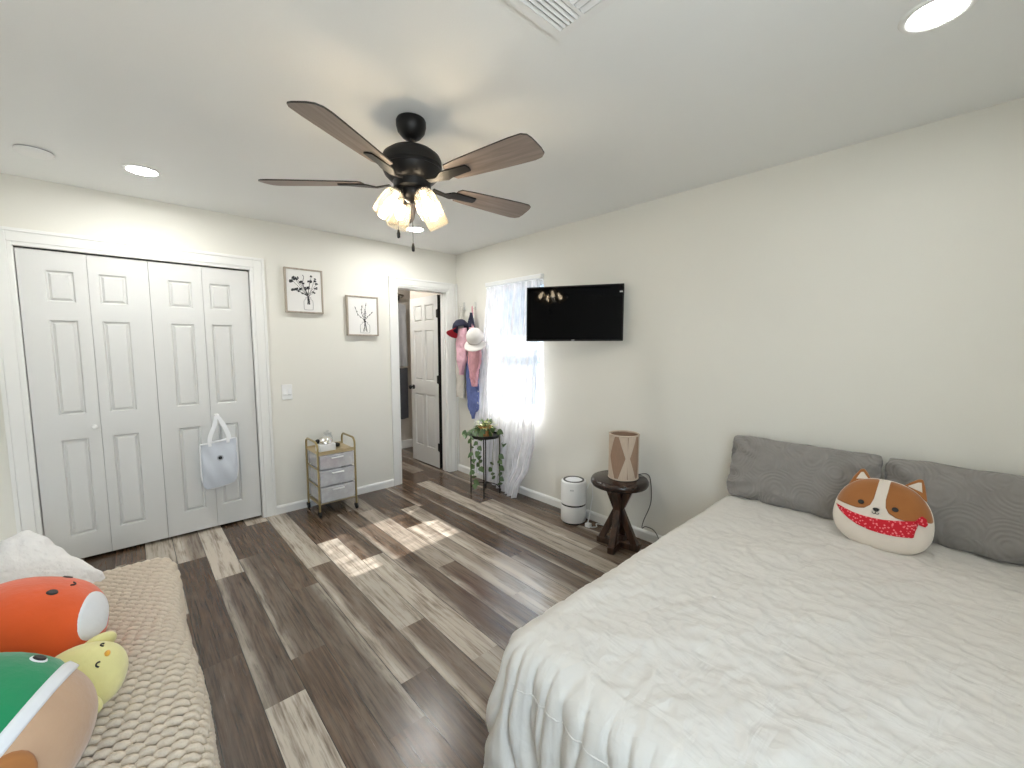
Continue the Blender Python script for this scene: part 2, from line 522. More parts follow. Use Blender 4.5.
# ---------------------------------------------------------------- mesh helpers
class MB:
    """collects shapes, then links them as ONE mesh object"""
    def __init__(self):
        self.b = bmesh.new()
        self.mi = 0

    def _mark(self, verts):
        fs = set()
        for v in verts:
            for f in v.link_faces:
                fs.add(f)
        for f in fs:
            f.material_index = self.mi
        return verts

    def box(self, x0, x1, y0, y1, z0, z1):
        r = bmesh.ops.create_cube(self.b, size=1.0)
        for v in r['verts']:
            v.co = Vector(((x0 + x1) / 2 + v.co.x * (x1 - x0), (y0 + y1) / 2 + v.co.y * (y1 - y0), (z0 + z1) / 2 + v.co.z * (z1 - z0)))
        return self._mark(r['verts'])

    def bar(self, p, q, w, h, up=(0, 0, 1)):
        """rectangular bar from p to q, w across, h along up"""
        p, q = Vector(p), Vector(q)
        d = (q - p)
        L = d.length
        d.normalize()
        u = Vector(up)
        s = d.cross(u).normalized()
        u = s.cross(d).normalized()
        r = bmesh.ops.create_cube(self.b, size=1.0)
        for v in r['verts']:
            c = v.co.copy()
            v.co = (p + q) / 2 + d * c.x * L + s * c.y * w + u * c.z * h
        return self._mark(r['verts'])

    def tube(self, pts, rad, n=8, caps=True, closed=False):
        pts = [Vector(p) for p in pts]
        N = len(pts)
        rr = rad if isinstance(rad, (list, tuple)) else [rad] * N
        rings = []
        prev = None
        for i, p in enumerate(pts):
            if closed:
                t = (pts[(i + 1) % N] - pts[i - 1]).normalized()
            else:
                t = (pts[min(i + 1, N - 1)] - pts[max(i - 1, 0)]).normalized()
            if prev is None:
                a = Vector((0, 0, 1)) if abs(t.z) < 0.9 else Vector((1, 0, 0))
                u = t.cross(a).normalized()
            else:
                u = (prev - t * prev.dot(t))
                u = u.normalized() if u.length > 1e-6 else t.orthogonal().normalized()
            prev = u
            w = t.cross(u)
            rings.append([self.b.verts.new(p + (u * math.cos(2 * PI * k / n) + w * math.sin(2 * PI * k / n)) * rr[i]) for k in range(n)])
        fs = []
        M_ = N if closed else N - 1
        for i in range(M_):
            A, B = rings[i], rings[(i + 1) % N]
            for k in range(n):
                fs.append(self.b.faces.new((A[k], A[(k + 1) % n], B[(k + 1) % n], B[k])))
        if caps and not closed:
            fs.append(self.b.faces.new(rings[0][::-1]))
            fs.append(self.b.faces.new(rings[-1]))
        for f in fs:
            f.material_index = self.mi

    def lathe(self, prof, n=32, c=(0, 0, 0), mtx=None, cap=True):
        """prof: list of (radius, z)"""
        c = Vector(c)
        mtx = mtx or Matrix.Identity(3)
        rings = []
        for r, z in prof:
            if r < 1e-5:
                rings.append([self.b.verts.new(c + mtx @ Vector((0, 0, z)))])
            else:
                rings.append([self.b.verts.new(c + mtx @ Vector((r * math.cos(2 * PI * k / n), r * math.sin(2 * PI * k / n), z))) for k in range(n)])
        fs = []
        for A, B in zip(rings, rings[1:]):
            if len(A) == 1 and len(B) == 1:
                continue
            for k in range(n):
                k2 = (k + 1) % n
                if len(A) == 1:
                    fs.append(self.b.faces.new((A[0], B[k2], B[k])))
                elif len(B) == 1:
                    fs.append(self.b.faces.new((A[k], A[k2], B[0])))
                else:
                    fs.append(self.b.faces.new((A[k], A[k2], B[k2], B[k])))
        if cap:
            for Rg, rev in ((rings[0], True), (rings[-1], False)):
                if len(Rg) > 1:
                    fs.append(self.b.faces.new(Rg[::-1] if rev else Rg))
        for f in fs:
            f.material_index = self.mi

    def grid(self, P, nu, nv, fn=None, wrapu=False):
        """P(i,j)->Vector for i in 0..nu, j in 0..nv"""
        V = [[self.b.verts.new(P(i, j)) for j in range(nv + 1)] for i in range(nu if wrapu else nu + 1)]
        for i in range(nu):
            i2 = (i + 1) % nu if wrapu else i + 1
            for j in range(nv):
                f = self.b.faces.new((V[i][j], V[i2][j], V[i2][j + 1], V[i][j + 1]))
                f.material_index = self.mi if fn is None else fn(i, j)
        return V

    def ball(self, c, rad, nu=24, nv=16, mtx=None):
        c = Vector(c)
        rx, ry, rz = rad if isinstance(rad, (tuple, list)) else (rad,) * 3
        mtx = mtx or Matrix.Identity(3)
        prof = [(math.sin(PI * j / nv), -math.cos(PI * j / nv)) for j in range(nv + 1)]
        S = mtx @ Matrix.Diagonal((rx, ry, rz))
        self.lathe([(r if 0 < j < nv else 0, z) for j, (r, z) in enumerate(prof)], nu, c, S, cap=False)

    def prism(self, pts, off):
        """closed polygon pts extruded by vector off"""
        off = Vector(off)
        A = [self.b.verts.new(Vector(p)) for p in pts]
        B = [self.b.verts.new(Vector(p) + off) for p in pts]
        n = len(pts)
        fs = [self.b.faces.new(A[::-1]), self.b.faces.new(B)]
        for k in range(n):
            fs.append(self.b.faces.new((A[k], A[(k + 1) % n], B[(k + 1) % n], B[k])))
        for f in fs:
            f.material_index = self.mi

    def build(self, name, mats, parent=None, loc=(0, 0, 0), smooth=None, bevel=0.0, seg=2, solid=0.0, subsurf=0, recalc=True, rot=None):
        if recalc:
            bmesh.ops.recalc_face_normals(self.b, faces=self.b.faces[:])
        me = bpy.data.meshes.new(name)
        self.b.to_mesh(me)
        self.b.free()
        if not isinstance(mats, (list, tuple)):
            mats = [mats]
        for m in mats:
            me.materials.append(M[m] if isinstance(m, str) else m)
        o = bpy.data.objects.new(name, me)
        COL.objects.link(o)
        o.location = loc
        if rot:
            o.rotation_euler = rot
        if parent:
            o.parent = parent
        if smooth is not None:
            for p in me.polygons:
                p.use_smooth = True
            if smooth < 180:
                me.set_sharp_from_angle(angle=R(smooth))
        if solid:
            md = o.modifiers.new('thickness', 'SOLIDIFY')
            md.thickness = solid
            md.offset = 0
        if bevel:
            md = o.modifiers.new('bevel', 'BEVEL')
            md.width = bevel
            md.segments = seg
            md.limit_method = 'ANGLE'
            md.angle_limit = R(35)
            for p in me.polygons:
                p.use_smooth = True
            me.set_sharp_from_angle(angle=R(35))
        if subsurf:
            md = o.modifiers.new('subdivision', 'SUBSURF')
            md.levels = md.render_levels = subsurf
        return o


def tag(o, label, cat, group=None, kind=None):
    o['label'] = label
    o['category'] = cat
    if group:
        o['group'] = group
    if kind:
        o['kind'] = kind
    return o


def thing(name, label, cat, loc=(0, 0, 0), rotz=0.0, group=None):
    o = bpy.data.objects.new(name, None)
    o.empty_display_size = 0.1
    COL.objects.link(o)
    o.location = loc
    o.rotation_euler = (0, 0, rotz)
    return tag(o, label, cat, group)


def struct(o, label=None, cat=None):
    o['kind'] = 'structure'
    if label:
        o['label'] = label
    if cat:
        o['category'] = cat
    return o


def dup(root, loc, rotz=None, label=None, group=None):
    r = root.copy()
    COL.objects.link(r)
    r.location = loc
    if rotz is not None:
        r.rotation_euler = (0, 0, rotz)
    if label:
        r['label'] = label
    if group:
        r['group'] = group
    for ch in list(root.children):
        c = ch.copy()
        COL.objects.link(c)
        c.parent = r
        for g in list(ch.children):
            d = g.copy()
            COL.objects.link(d)
            d.parent = c
    return r


def lerp(a, b, t):
    return a + (b - a) * t


def sstep(a, b, x):
    t = max(0.0, min(1.0, (x - a) / (b - a)))
    return t * t * (3 - 2 * t)


def curve_at(keys, t):
    """keys: sorted list of (t, v...) -> interpolated tuple"""
    if t <= keys[0][0]:
        return keys[0][1:]
    for a, b in zip(keys, keys[1:]):
        if t <= b[0]:
            f = (t - a[0]) / (b[0] - a[0])
            f = f * f * (3 - 2 * f)
            return tuple(lerp(x, y, f) for x, y in zip(a[1:], b[1:]))
    return keys[-1][1:]


def smooth_path(pts, n=6):
    """Catmull-Rom through pts"""
    P = [Vector(p) for p in pts]
    P = [2 * P[0] - P[1]] + P + [2 * P[-1] - P[-2]]
    out = []
    for i in range(1, len(P) - 2):
        for k in range(n):
            t = k / n
            a, b, c, d = P[i - 1], P[i], P[i + 1], P[i + 2]
            out.append(0.5 * ((2 * b) + (c - a) * t + (2 * a - 5 * b + 4 * c - d) * t * t + (3 * b - a - 3 * c + d) * t ** 3))
    out.append(P[-2])
    return out


def fbm(p, oct=3):
    return noise.fractal(Vector(p), 1.0, 2.0, oct)


# ================================================================= SETTING
XL, YF, H, T = -3.55, -4.75, 2.44, 0.13
CX0, CX1, CZ = -3.212, -1.990, 2.032       # closet opening
BX0, BX1, BZ = -0.728, -0.118, 2.030       # bathroom door opening
WY0, WY1, WZ0, WZ1 = -1.330, -0.540, 0.79, 2.072   # window opening


def build_floor():
    joints = {17: [-1.69, -.47, -2.91], 16: [-.87, -2.11, -3.33], 15: [-.677, -1.894, -3.11], 14: [-1.32, -2.56, -.1], 13: [-1.11, -2.36, -3.58],
              12: [-.80, -2.046, -3.27], 11: [-1.24, -2.46, -.02], 10: [-.36, -2.95, -4.2], 9: [-1.67, -.45, -2.89], 8: [-1.0, -2.22, .22], 7: [-.62, -2.75, .6],
              6: [-1.89, -.67, -3.1], 5: [-1.55, -.3, -2.77], 4: [-.1, -1.32, -2.54], 3: [-.975, -2.195, .25], 2: [-1.885, -.66, -3.1], 1: [-.4, -1.75, -2.97]}
    tone = {  # per column from far to near: (whiteness, streak position or 1)
        21: [(.1, 1), (.8, 1), (.1, .1)], 20: [(.7, 1), (.05, 1), (.3, 1)], 19: [(.75, 1), (.0, 1), (.2, .1)], 18: [(.9, 1), (.05, 1), (.1, 1)],
        17: [(.35, .2), (.0, 1), (.02, 1), (.1, 1)], 16: [(.95, 1), (.10, .08), (.95, 1), (.1, 1)], 15: [(.02, 1), (.12, .06), (.02, 1), (.1, 1)],
        14: [(.75, 1), (.02, 1), (.10, .92), (.03, 1)], 13: [(.80, .35), (.15, .15), (.02, 1), (.02, 1)], 12: [(.0, 1), (.95, 1), (.16, .08), (.1, 1)],
        11: [(.5, .2), (.10, 1), (.90, .5), (.70, .5)], 10: [(.10, 1), (.08, .05), (.08, .06), (.1, 1)], 9: [(.45, 1), (.55, 1), (.07, .06), (.1, 1)],
        8: [(.3, 1), (.02, 1), (.50, .3), (.55, .4)], 7: [(.0, 1), (.05, 1), (.55, .2), (.3, 1)], 6: [(.05, .06), (.0, 1), (.08, .06), (.78, .5)],
        5: [(.0, 1), (.03, .05), (.02, .05), (.02, 1)], 4: [(.02, 1), (.88, 1), (.85, 1), (.8, 1)], 3: [(.55, 1), (.03, 1), (.48, .3), (.3, 1)],
        2: [(.05, .9), (.12, .95), (.10, .92), (.55, 1)], 1: [(.3, 1), (.0, 1), (.02, 1), (.03, 1)]}
    W = 0.152
    b = bmesh.new()
    uvl = b.loops.layers.uv.new('plank_uv')
    cl = b.loops.layers.float_color.new('plank')
    rnd = random.Random(3)
    for k in range(-4, 24):
        x0, x1 = max(-k * W, XL), -(k - 1) * W
        if x1 <= XL:
            continue
        ymax, ymin = 1.40, YF
        if k < 1:
            ymin = 0.0
        js = sorted(joints.get(k, [rnd.uniform(-4, 1) for _ in range(4)]), reverse=True)
        js = [j for j in js if ymin < j < ymax]
        ed = [ymax] + js + [ymin]
        tn = tone.get(k)
        for i in range(len(ed) - 1):
            y1, y0 = ed[i], ed[i + 1]
            if tn and i < len(tn):
                t = tn[i]
            else:
                t = (rnd.choice((0, .05, .1, .5)), 1)
            c = (t[0], rnd.random(), t[1], 1)
            vs_ = [b.verts.new((x, y, 0)) for x, y in ((x0, y0), (x1, y0), (x1, y1), (x0, y1))]
            f = b.faces.new(vs_)
            for lp, u in zip(f.loops, ((0, y0), (1, y0), (1, y1), (0, y1))):
                lp[uvl].uv = u
                lp[cl] = c
            # the board's body below the surface
    g = bmesh.ops.extrude_face_region(b, geom=b.faces[:])
    for v in g['geom']:
        if isinstance(v, bmesh.types.BMVert):
            v.co.z -= 0.02
    bmesh.ops.recalc_face_normals(b, faces=b.faces[:])
    me = bpy.data.meshes.new('floor')
    b.to_mesh(me)
    b.free()
    me.materials.append(M['floor'])
    o = bpy.data.objects.new('floor', me)
    COL.objects.link(o)
    return struct(o, 'floor of mixed dark brown and whitewashed planks', 'floor')


build_floor()

m = MB()
m.box(XL - T, CX0, 0, T, 0, H)
m.box(CX0, CX1, 0, T, CZ, H)
m.box(CX1, BX0, 0, T, 0, H)
m.box(BX0, BX1, 0, T, BZ, H)
m.box(BX1, 0.0, 0, T, 0, H)
struct(m.build('wall_back', 'wall'), 'white wall with the closet and bathroom doors', 'wall')
m = MB()
m.box(0, T, YF - T, WY0, 0, H)
m.box(0, T, WY1, T, 0, H)
m.box(0, T, WY0, WY1, 0, WZ0)
m.box(0, T, WY0, WY1, WZ1, H)
struct(m.build('wall_right', 'wall'), 'cream wall with the window and television', 'wall')
m = MB()
m.box(XL - T, XL, YF - T, 0, 0, H)
struct(m.build('wall_left', 'wall'), 'wall behind the sofa', 'wall')
m = MB()
m.box(XL, -3.25, YF - T, YF, 0, H)
m.box(-2.25, 0, YF - T, YF, 0, H)
m.box(-3.25, -2.25, YF - T, YF, 0, 0.82)
m.box(-3.25, -2.25, YF - T, YF, 2.07, H)
struct(m.build('wall_front', 'wall'), 'wall behind the camera', 'wall')
m = MB()
m.box(XL - T, T, YF - T, T, H, H + 0.1)
struct(m.build('ceiling', 'ceil'), 'flat white ceiling', 'ceiling')
# closet interior and bathroom shell
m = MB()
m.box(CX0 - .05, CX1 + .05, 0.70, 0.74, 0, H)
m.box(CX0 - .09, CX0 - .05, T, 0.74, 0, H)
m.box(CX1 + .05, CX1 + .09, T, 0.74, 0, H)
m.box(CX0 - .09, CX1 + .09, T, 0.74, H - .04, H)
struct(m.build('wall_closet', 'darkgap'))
m = MB()
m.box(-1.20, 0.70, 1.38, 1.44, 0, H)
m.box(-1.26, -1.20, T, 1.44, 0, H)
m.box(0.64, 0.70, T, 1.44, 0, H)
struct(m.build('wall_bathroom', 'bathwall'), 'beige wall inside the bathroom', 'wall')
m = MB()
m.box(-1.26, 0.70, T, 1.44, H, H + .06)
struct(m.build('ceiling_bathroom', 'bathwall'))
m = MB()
m.box(-0.080, 0.64, T, 0.90, 0, H)  # unseen partition, added to keep the gap behind the door dark
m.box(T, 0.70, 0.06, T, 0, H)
struct(m.build('wall_bathroom_added', 'bathwall'))
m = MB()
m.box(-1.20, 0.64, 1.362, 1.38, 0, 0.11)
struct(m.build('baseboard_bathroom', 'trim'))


def base_profile(mb, p, q, out):
    """baseboard from p to q (on the wall line), out = room-side normal"""
    p, q, o = Vector(p + (0,)), Vector(q + (0,)), Vector(out + (0,))
    prof = [(0, 0), (0.014, 0), (0.014, 0.056), (0.011, 0.064), (0.006, 0.071), (0, 0.073)]
    A = [p + o * a + Vector((0, 0, z)) for a, z in prof]
    mb.prism(A, q - p)


m = MB()
base_profile(m, (CX1 + .085, 0.0), (BX0 - .082, 0.0), (0, -1))
struct(m.build('baseboard_back', 'trim'))
m = MB()
base_profile(m, (0.0, YF), (0.0, -0.0), (-1, 0))
struct(m.build('baseboard_right', 'trim'))
m = MB()
base_profile(m, (XL, YF), (XL, 0.0), (1, 0))
struct(m.build('baseboard_left', 'trim'))


def casing(mb, x0, x1, z1, w, y=0.0, xr=None):
    """door casing with a stepped profile round an opening"""
    for (a, b, dpt) in ((0.0, 0.22, 0.010), (0.22, 0.80, 0.014), (0.80, 1.0, 0.019)):
        a, b = a * w, b * w
        mb.box(x0 - b, x0 - a, y - dpt, y, 0, z1 + b)
        mb.box(x1 + a, x1 + b, y - dpt, y, 0, z1 + b)
        mb.box(x0 - a, x1 + a, y - dpt, y, z1 + a, z1 + b)


m = MB()
casing(m, CX0 + .002, CX1 - .002, CZ, 0.100)
m.box(CX0, CX0 + .004, 0.0, T, 0, CZ)
m.box(CX1 - .004, CX1, 0.0, T, 0, CZ)
struct(m.build('trim_1', 'trim', bevel=0.003), 'white casing round the closet doors', 'door casing')
m = MB()
casing(m, BX0 + .004, BX1 - .004, BZ, 0.090)
m.box(BX0, BX0 + .014, 0.0, T, 0, BZ)
m.box(BX1 - .014, BX1, 0.0, T, 0, BZ)
m.box(BX0, BX1, 0.0, T, BZ - .014, BZ)
m.box(BX1 - .026, BX1 - .014, 0.045, 0.085, 0, BZ - .014)
m.box(BX0 + .014, BX0 + .026, 0.045, 0.085, 0, BZ - .014)
struct(m.build('trim_2', 'trim', bevel=0.003), 'white casing round the bathroom door', 'door casing')
m = MB()
m.box(-0.028, -0.006, -0.030, -0.016, 0.074, 2.12)
struct(m.build('trim_3', 'trim', bevel=0.004))


# ================================================================= DOORS
def leaf_mesh(w, z0, z1, thick, rects):
    """door leaf from x 0..w, front at y=0, with raised panels"""
    b = bmesh.new()
    xs = sorted(set([0, w] + [v for r_ in rects for v in (r_[0], r_[1])]))
    zs = sorted(set([z0, z1] + [v for r_ in rects for v in (r_[2], r_[3])]))
    V = {}
    for x in xs:
        for z in zs:
            V[x, z] = b.verts.new((x, 0, z))
    pan = []
    for a, c in zip(xs, xs[1:]):
        for d, e in zip(zs, zs[1:]):
            f = b.faces.new((V[a, d], V[c, d], V[c, e], V[a, e]))
            cx, cz = (a + c) / 2, (d + e) / 2
            if any(r_[0] < cx < r_[1] and r_[2] < cz < r_[3] for r_ in rects):
                pan.append(f)
    bmesh.ops.recalc_face_normals(b, faces=b.faces[:])
    if b.faces[0].normal.y > 0:
        bmesh.ops.reverse_faces(b, faces=b.faces[:])
    for (th, dp) in ((0.004, -0.001), (0.010, -0.013), (0.006, 0.0), (0.018, 0.011)):
        bmesh.ops.inset_individual(b, faces=pan, thickness=th, depth=dp)
    bo = [e for e in b.edges if e.is_boundary]
    g = bmesh.ops.extrude_edge_only(b, edges=bo)
    nv = [v for v in g['geom'] if isinstance(v, bmesh.types.BMVert)]
    for v in nv:
        v.co.y += thick
    nb = [e for e in b.edges if e.is_boundary]
    bmesh.ops.contextual_create(b, geom=nb)
    k = MB()
    k.b.free()
    k.b = b
    return k


ZR = ((0.181, 0.827), (0.985, 1.597), (1.708, 1.906))


def bifold(label, x0, offs, knob_leaf, knob_x):
    t = thing('bifold_door', label, 'closet door', (x0, 0.014, 0))
    for i, (a, b_) in enumerate(offs):
        w = 0.2990
        lf = leaf_mesh(w, 0.020, 2.022, 0.032, [(a, b_, z0, z1) for z0, z1 in ZR])
        lf.build('door_leaf', 'door', t, (i * 0.3010, 0, 0), smooth=30)
    k = MB()
    k.lathe([(0.0, 0), (0.008, 0), (0.008, 0.010), (0.0155, 0.016), (0.017, 0.023), (0.013, 0.030), (0, 0.032)], 20, (knob_x, 0, 0.897), Matrix.Rotation(PI / 2, 3, 'X'), cap=False)
    k.build('knob', 'white', t, smooth=50)
    return t


bifold('left pair of white panelled folding closet doors', -3.2035, [(0.110, 0.240), (0.047, 0.187)], 0, 0.272)
bifold('right pair of white panelled folding closet doors with a tote bag on the knob', -2.6010, [(0.099, 0.238), (0.040, 0.176)], 1, 0.3335)
m = MB()
m.box(CX0 + .004, CX1 - .004, 0.018, 0.045, 2.026, CZ)
struct(m.build('trim_4', 'black'))

# bathroom door, open against the bathroom side
t = thing('panel_door', 'white six panel door standing open into the bathroom', 'door', (-0.150, 0.160, 0), R(90))
W_ = 0.62
rects = []
for (a, b_) in ((0.085, 0.280), (0.340, 0.535)):
    for z0, z1 in ((0.22, 0.86), (1.02, 1.62), (1.72, 1.915)):
        rects.append((a, b_, z0, z1))
lf = leaf_mesh(W_, 0.014, 2.008, 0.034, rects)
for v_ in lf.b.verts:
    v_.co.y *= -1
lf.build('door_leaf', 'door', t, (0, 0, 0), smooth=30)
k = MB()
k.box(-0.006, -0.0005, -0.036, 0.001, 0.014, 2.008)  # black strip standing in for the shadow gap at the hinge edge
k.build('edge_shadow_strip', 'black', t)
for z in (0.26, 1.05, 1.80):
    k = MB()
    k.box(-0.020, 0.030, -0.002, 0.004, z - .045, z + .045)
    k.tube([(-0.008, 0.006, z - .05), (-0.008, 0.006, z + .05)], 0.008, 10)
    k.build('hinge', 'black', t, bevel=0.001)
k = MB()
k.lathe([(0, 0), (0.028, 0), (0.028, 0.006), (0.010, 0.010), (0.010, 0.034), (0.024, 0.042), (0.027, 0.054), (0.020, 0.064), (0, 0.067)], 22, (W_ - 0.06, 0, 0.93), Matrix.Rotation(-PI / 2, 3, 'X'), cap=False)
k.build('knob', 'black', t, smooth=45)

# hanging towels and bracket on the bathroom wall
def drape(levels, x0, depth, folds=3, amp=0.012, nz=28, nu=36, seed=0, axis='y', rough=0.004):
    """a hung cloth: levels = (z, a0, a1) with a along the wall; closed body of real thickness"""
    mb = MB()
    lv = sorted(levels)
    z0, z1 = lv[0][0], lv[-1][0]

    def P(i, j):
        z = lerp(z0, z1, j / nz)
        a0, a1 = curve_at(lv, z)[:2]
        th = 2 * PI * i / nu
        c, s = math.cos(th), math.sin(th)
        a = (a0 + a1) / 2 + (a1 - a0) / 2 * (abs(c) ** 0.8 * (1 if c > 0 else -1))
        fold = amp * math.sin(folds * PI * 2 * (a - a0) / max(0.02, (a1 - a0)) + seed) * (0.4 + 0.6 * (1 - j / nz))
        o = depth * 0.5 * (abs(s) ** 0.6 * (1 if s > 0 else -1)) + fold + rough * 2 * fbm((a * 14 + seed, z * 9, seed * 3))
        if axis == 'y':
            return Vector((x0 - o, a, z + 0.006 * math.sin(a * 40 + seed)))
        return Vector((a, x0 - o, z + 0.006 * math.sin(a * 40 + seed)))
    V = mb.grid(P, nu, nz, wrapu=True)
    for jj in (0, nz):
        try:
            mb.b.faces.new([V[i][jj] for i in range(nu)])
        except ValueError:
            pass
    return mb


o = drape([(1.16, -0.26, 0.10), (1.30, -0.26, 0.10), (2.0, -0.25, 0.09)], 1.325, 0.022, 3, 0.006, seed=2, axis='x').build('hand_towel', 'bathcloth', smooth=60)
tag(o, 'pale grey towel hanging high on the bathroom wall', 'towel')
o = drape([(0.43, -0.27, 0.10), (0.9, -0.27, 0.10), (1.13, -0.265, 0.10)], 1.325, 0.03, 3, 0.006, seed=5, axis='x').build('bath_towel', 'bathdark', smooth=60)
tag(o, 'dark grey towel hanging low on the bathroom wall', 'towel')
t = thing('towel_hook', 'black round hook with shiny highlights above the bathroom towels', 'hook', (-0.07, 1.38, 2.09))
k = MB()
k.lathe([(0, 0), (0.075, 0), (0.085, 0.03), (0.07, 0.06), (0, 0.07)], 24, (0, 0, 0), Matrix.Rotation(PI / 2, 3, 'X'), cap=False)
k.build('back_plate', 'black', t, smooth=40)
k = MB()
k.tube(smooth_path([(-0.12, -0.02, 0.0), (-0.11, -0.085, 0.02), (0.0, -0.10, 0.03), (0.11, -0.085, 0.02), (0.12, -0.02, 0)]), 0.012, 10)
k.build('rail', 'chrome', t, smooth=50)

# ================================================================= WINDOW
m = MB()
xa, xb = 0.055, 0.105
for (y0, y1, z0, z1) in ((WY0, WY0 + .045, WZ0, WZ1), (WY1 - .045, WY1, WZ0, WZ1), (WY0, WY1, WZ0, WZ0 + .045), (WY0, WY1, WZ1 - .045, WZ1)):
    m.box(xa, xb, y0, y1, z0, z1)
wf = m.build('window_1', 'vinyl', bevel=0.003)
struct(wf, 'white framed double sash window behind the sheer curtain', 'window')
for nm, z0, z1, dx in (('lower_sash', WZ0 + .045, 1.44, -0.010), ('upper_sash', 1.40, WZ1 - .045, 0.018)):
    m = MB()
    y0, y1 = WY0 + .045, WY1 - .045
    s = 0.034
    m.box(.068 + dx, .09 + dx, y0, y0 + s, z0, z1)
    m.box(.068 + dx, .09 + dx, y1 - s, y1, z0, z1)
    m.box(.068 + dx, .09 + dx, y0 + s, y1 - s, z0, z0 + s)
    m.box(.068 + dx, .09 + dx, y0 + s, y1 - s, z1 - s, z1)
    sa = m.build(nm, 'vinyl', wf, bevel=0.002)
    m = MB()
    m.box(.078 + dx, .081 + dx, y0 + s, y1 - s, z0 + s, z1 - s)
    m.build('pane', 'glass', sa)
m = MB()
m.box(-0.002, .10, WY0, WY1, WZ0 - .001, WZ0 + .014)
struct(m.build('sill_1', 'trim', bevel=0.003))
# unseen window added behind the camera to bring in more daylight
m = MB()
for (x0, x1, z0, z1) in ((-3.25, -3.20, .82, 2.07), (-2.30, -2.25, .82, 2.07), (-2.775, -2.725, .82, 2.07), (-3.20, -2.30, .82, .87), (-3.20, -2.30, 2.02, 2.07)):
    m.box(x0, x1, YF - .10, YF - .05, z0, z1)
wf2 = m.build('window_added', 'vinyl', bevel=0.003)
struct(wf2, 'unseen added sliding window, white framed, in the wall behind the camera', 'window')
m = MB()
m.box(-3.20, -2.30, YF - .078, YF - .075, .87, 2.02)
m.build('pane', 'glass', wf2)
# header valance of the curtain rail
t = thing('curtain_rail', 'white rail across the top of the window holding the sheer curtain', 'curtain rail', (0, 0, 0))
m = MB()
m.box(-0.030, 0.050, WY0 + .004, WY1 - .004, 2.030, WZ1 - .002)
m.build('valance', 'vinyl', t, bevel=0.005)
m = MB()
m.tube([(-0.012, WY0 + .003, 2.012), (-0.012, WY1 - .003, 2.012)], 0.008, 10)
m.build('rod', 'vinyl', t, smooth=60)
# outdoors: ground, and an unseen eave sized to trim the sun patch
m = MB()
m.box(T, 9, -7, 6, -0.35, -0.30)
struct(m.build('ground_outside', 'ground'))
m = MB()
m.box(T, 1.03, YF - .5, 0.06, 2.47, 2.53)
struct(m.build('added_eave', 'eave'))


m = MB()  # house wall added to dim the sky seen through the window
for i in range(17):
    z0_ = -0.3 + i * 0.2
    m.prism([(3.62, -6.5, z0_), (3.60, -6.5, z0_ + .005), (3.625, -6.5, z0_ + .2), (3.70, -6.5, z0_ + .2), (3.70, -6.5, z0_)], (0, 11.5, 0))
struct(m.build('wall_added_siding', 'siding'), 'added siding wall dimming the view outside the window', 'wall')


def build_curtain():
    nz, nu = 70, 150
    left = [(0.0, -.43), (0.3, -.42), (0.6, -.43), (0.9, -.46), (1.3, -.50), (1.75, -.54), (2.02, -.56)]
    right = [(0.0, -1.13), (0.10, -1.15), (0.3, -1.24), (0.6, -1.31), (0.9, -1.325), (2.02, -1.315)]
    mb = MB()

    def P(i, j):
        t = j / nz
        z = lerp(0.012, 2.020, t)
        s = i / nu
        a, b_ = curve_at(left, z)[0], curve_at(right, z)[0]
        s2 = s + 0.012 * math.sin(9 * s * PI + z * 1.3)
        y = lerp(a, b_, s2)
        lowf = 1 - t
        low = sstep(0.80, 0.45, z)
        fold = (0.0115 + 0.020 * low) * math.sin(2 * PI * 11 * s + 1.3 * math.sin(2.1 * z) + 2.0 * math.sin(s * 6))
        fold += (0.0018 + 0.006 * low) * math.sin(2 * PI * 23 * s + 3 * z)
        x = -0.030 - 0.030 * sstep(1.9, 1.2, z) - 0.045 * lowf ** 2 - fold * 0.8
        # the near bottom corner is pulled out along the floor
        pull = sstep(0.45, 0.0, z) * sstep(0.62, 0.97, s)
        x -= 0.06 * pull
        if z < 0.5:
            zz = z + 0.10 * sstep(0.75, 0.0, s) * sstep(0.5, 0.0, z)
        else:
            zz = z
        x = min(x, -0.020)
        return Vector((x, y, zz))
    mb.grid(P, nu, nz)
    o = mb.build('sheer_curtain', 'sheer', smooth=180)
    tag(o, 'sheer white floor length curtain hanging over the window', 'curtain')


build_curtain()


# ================================================================= CEILING FITTINGS
def downlight(label, x, y, lit='lamp'):
    t = thing('recessed_light', label, 'ceiling light', (x, y, H), group='recessed ceiling lights')
    k = MB()
    k.lathe([(0.066, -0.003), (0.072, -0.007), (0.083, -0.006), (0.088, -0.001), (0.088, 0.0)], 40, cap=False)
    k.lathe([(0.066, -0.003), (0.066, 0.0)], 40, cap=False)
    k.build('trim_ring', 'white', t, smooth=60)
    k = MB()
    k.lathe([(0, -0.0035), (0.0665, -0.0035), (0.0665, -0.001), (0, -0.001)], 40, cap=False)
    k.build('diffuser', lit, t)
    return t


downlight('round recessed ceiling light above the closet doors', -2.617, -0.605)
downlight('round recessed ceiling light above the bed', -0.875, -3.764, 'lamp_dim')
downlight('round recessed ceiling light behind the fan near the bathroom door', -0.852, -0.603)
downlight('round recessed ceiling light behind the sofa end', -2.617, -4.30, 'lamp_dim')
downlight('round recessed ceiling light added inside the bathroom', -0.62, 0.75)  # unseen fixture, added to brighten the bathroom

t = thing('smoke_detector', 'low round white smoke detector on the ceiling near the closet', 'smoke detector', (-3.035, -0.55, H))
k = MB()
k.lathe([(0.0, -0.022), (0.045, -0.021), (0.068, -0.017), (0.074, -0.010), (0.074, -0.006)], 40, cap=False)
k.build('cover', 'white', t, smooth=50)
k = MB()
k.lathe([(0.070, -0.006), (0.070, 0.0), (0, 0.0)], 40, cap=False)
k.build('base_plate', 'grey', t)

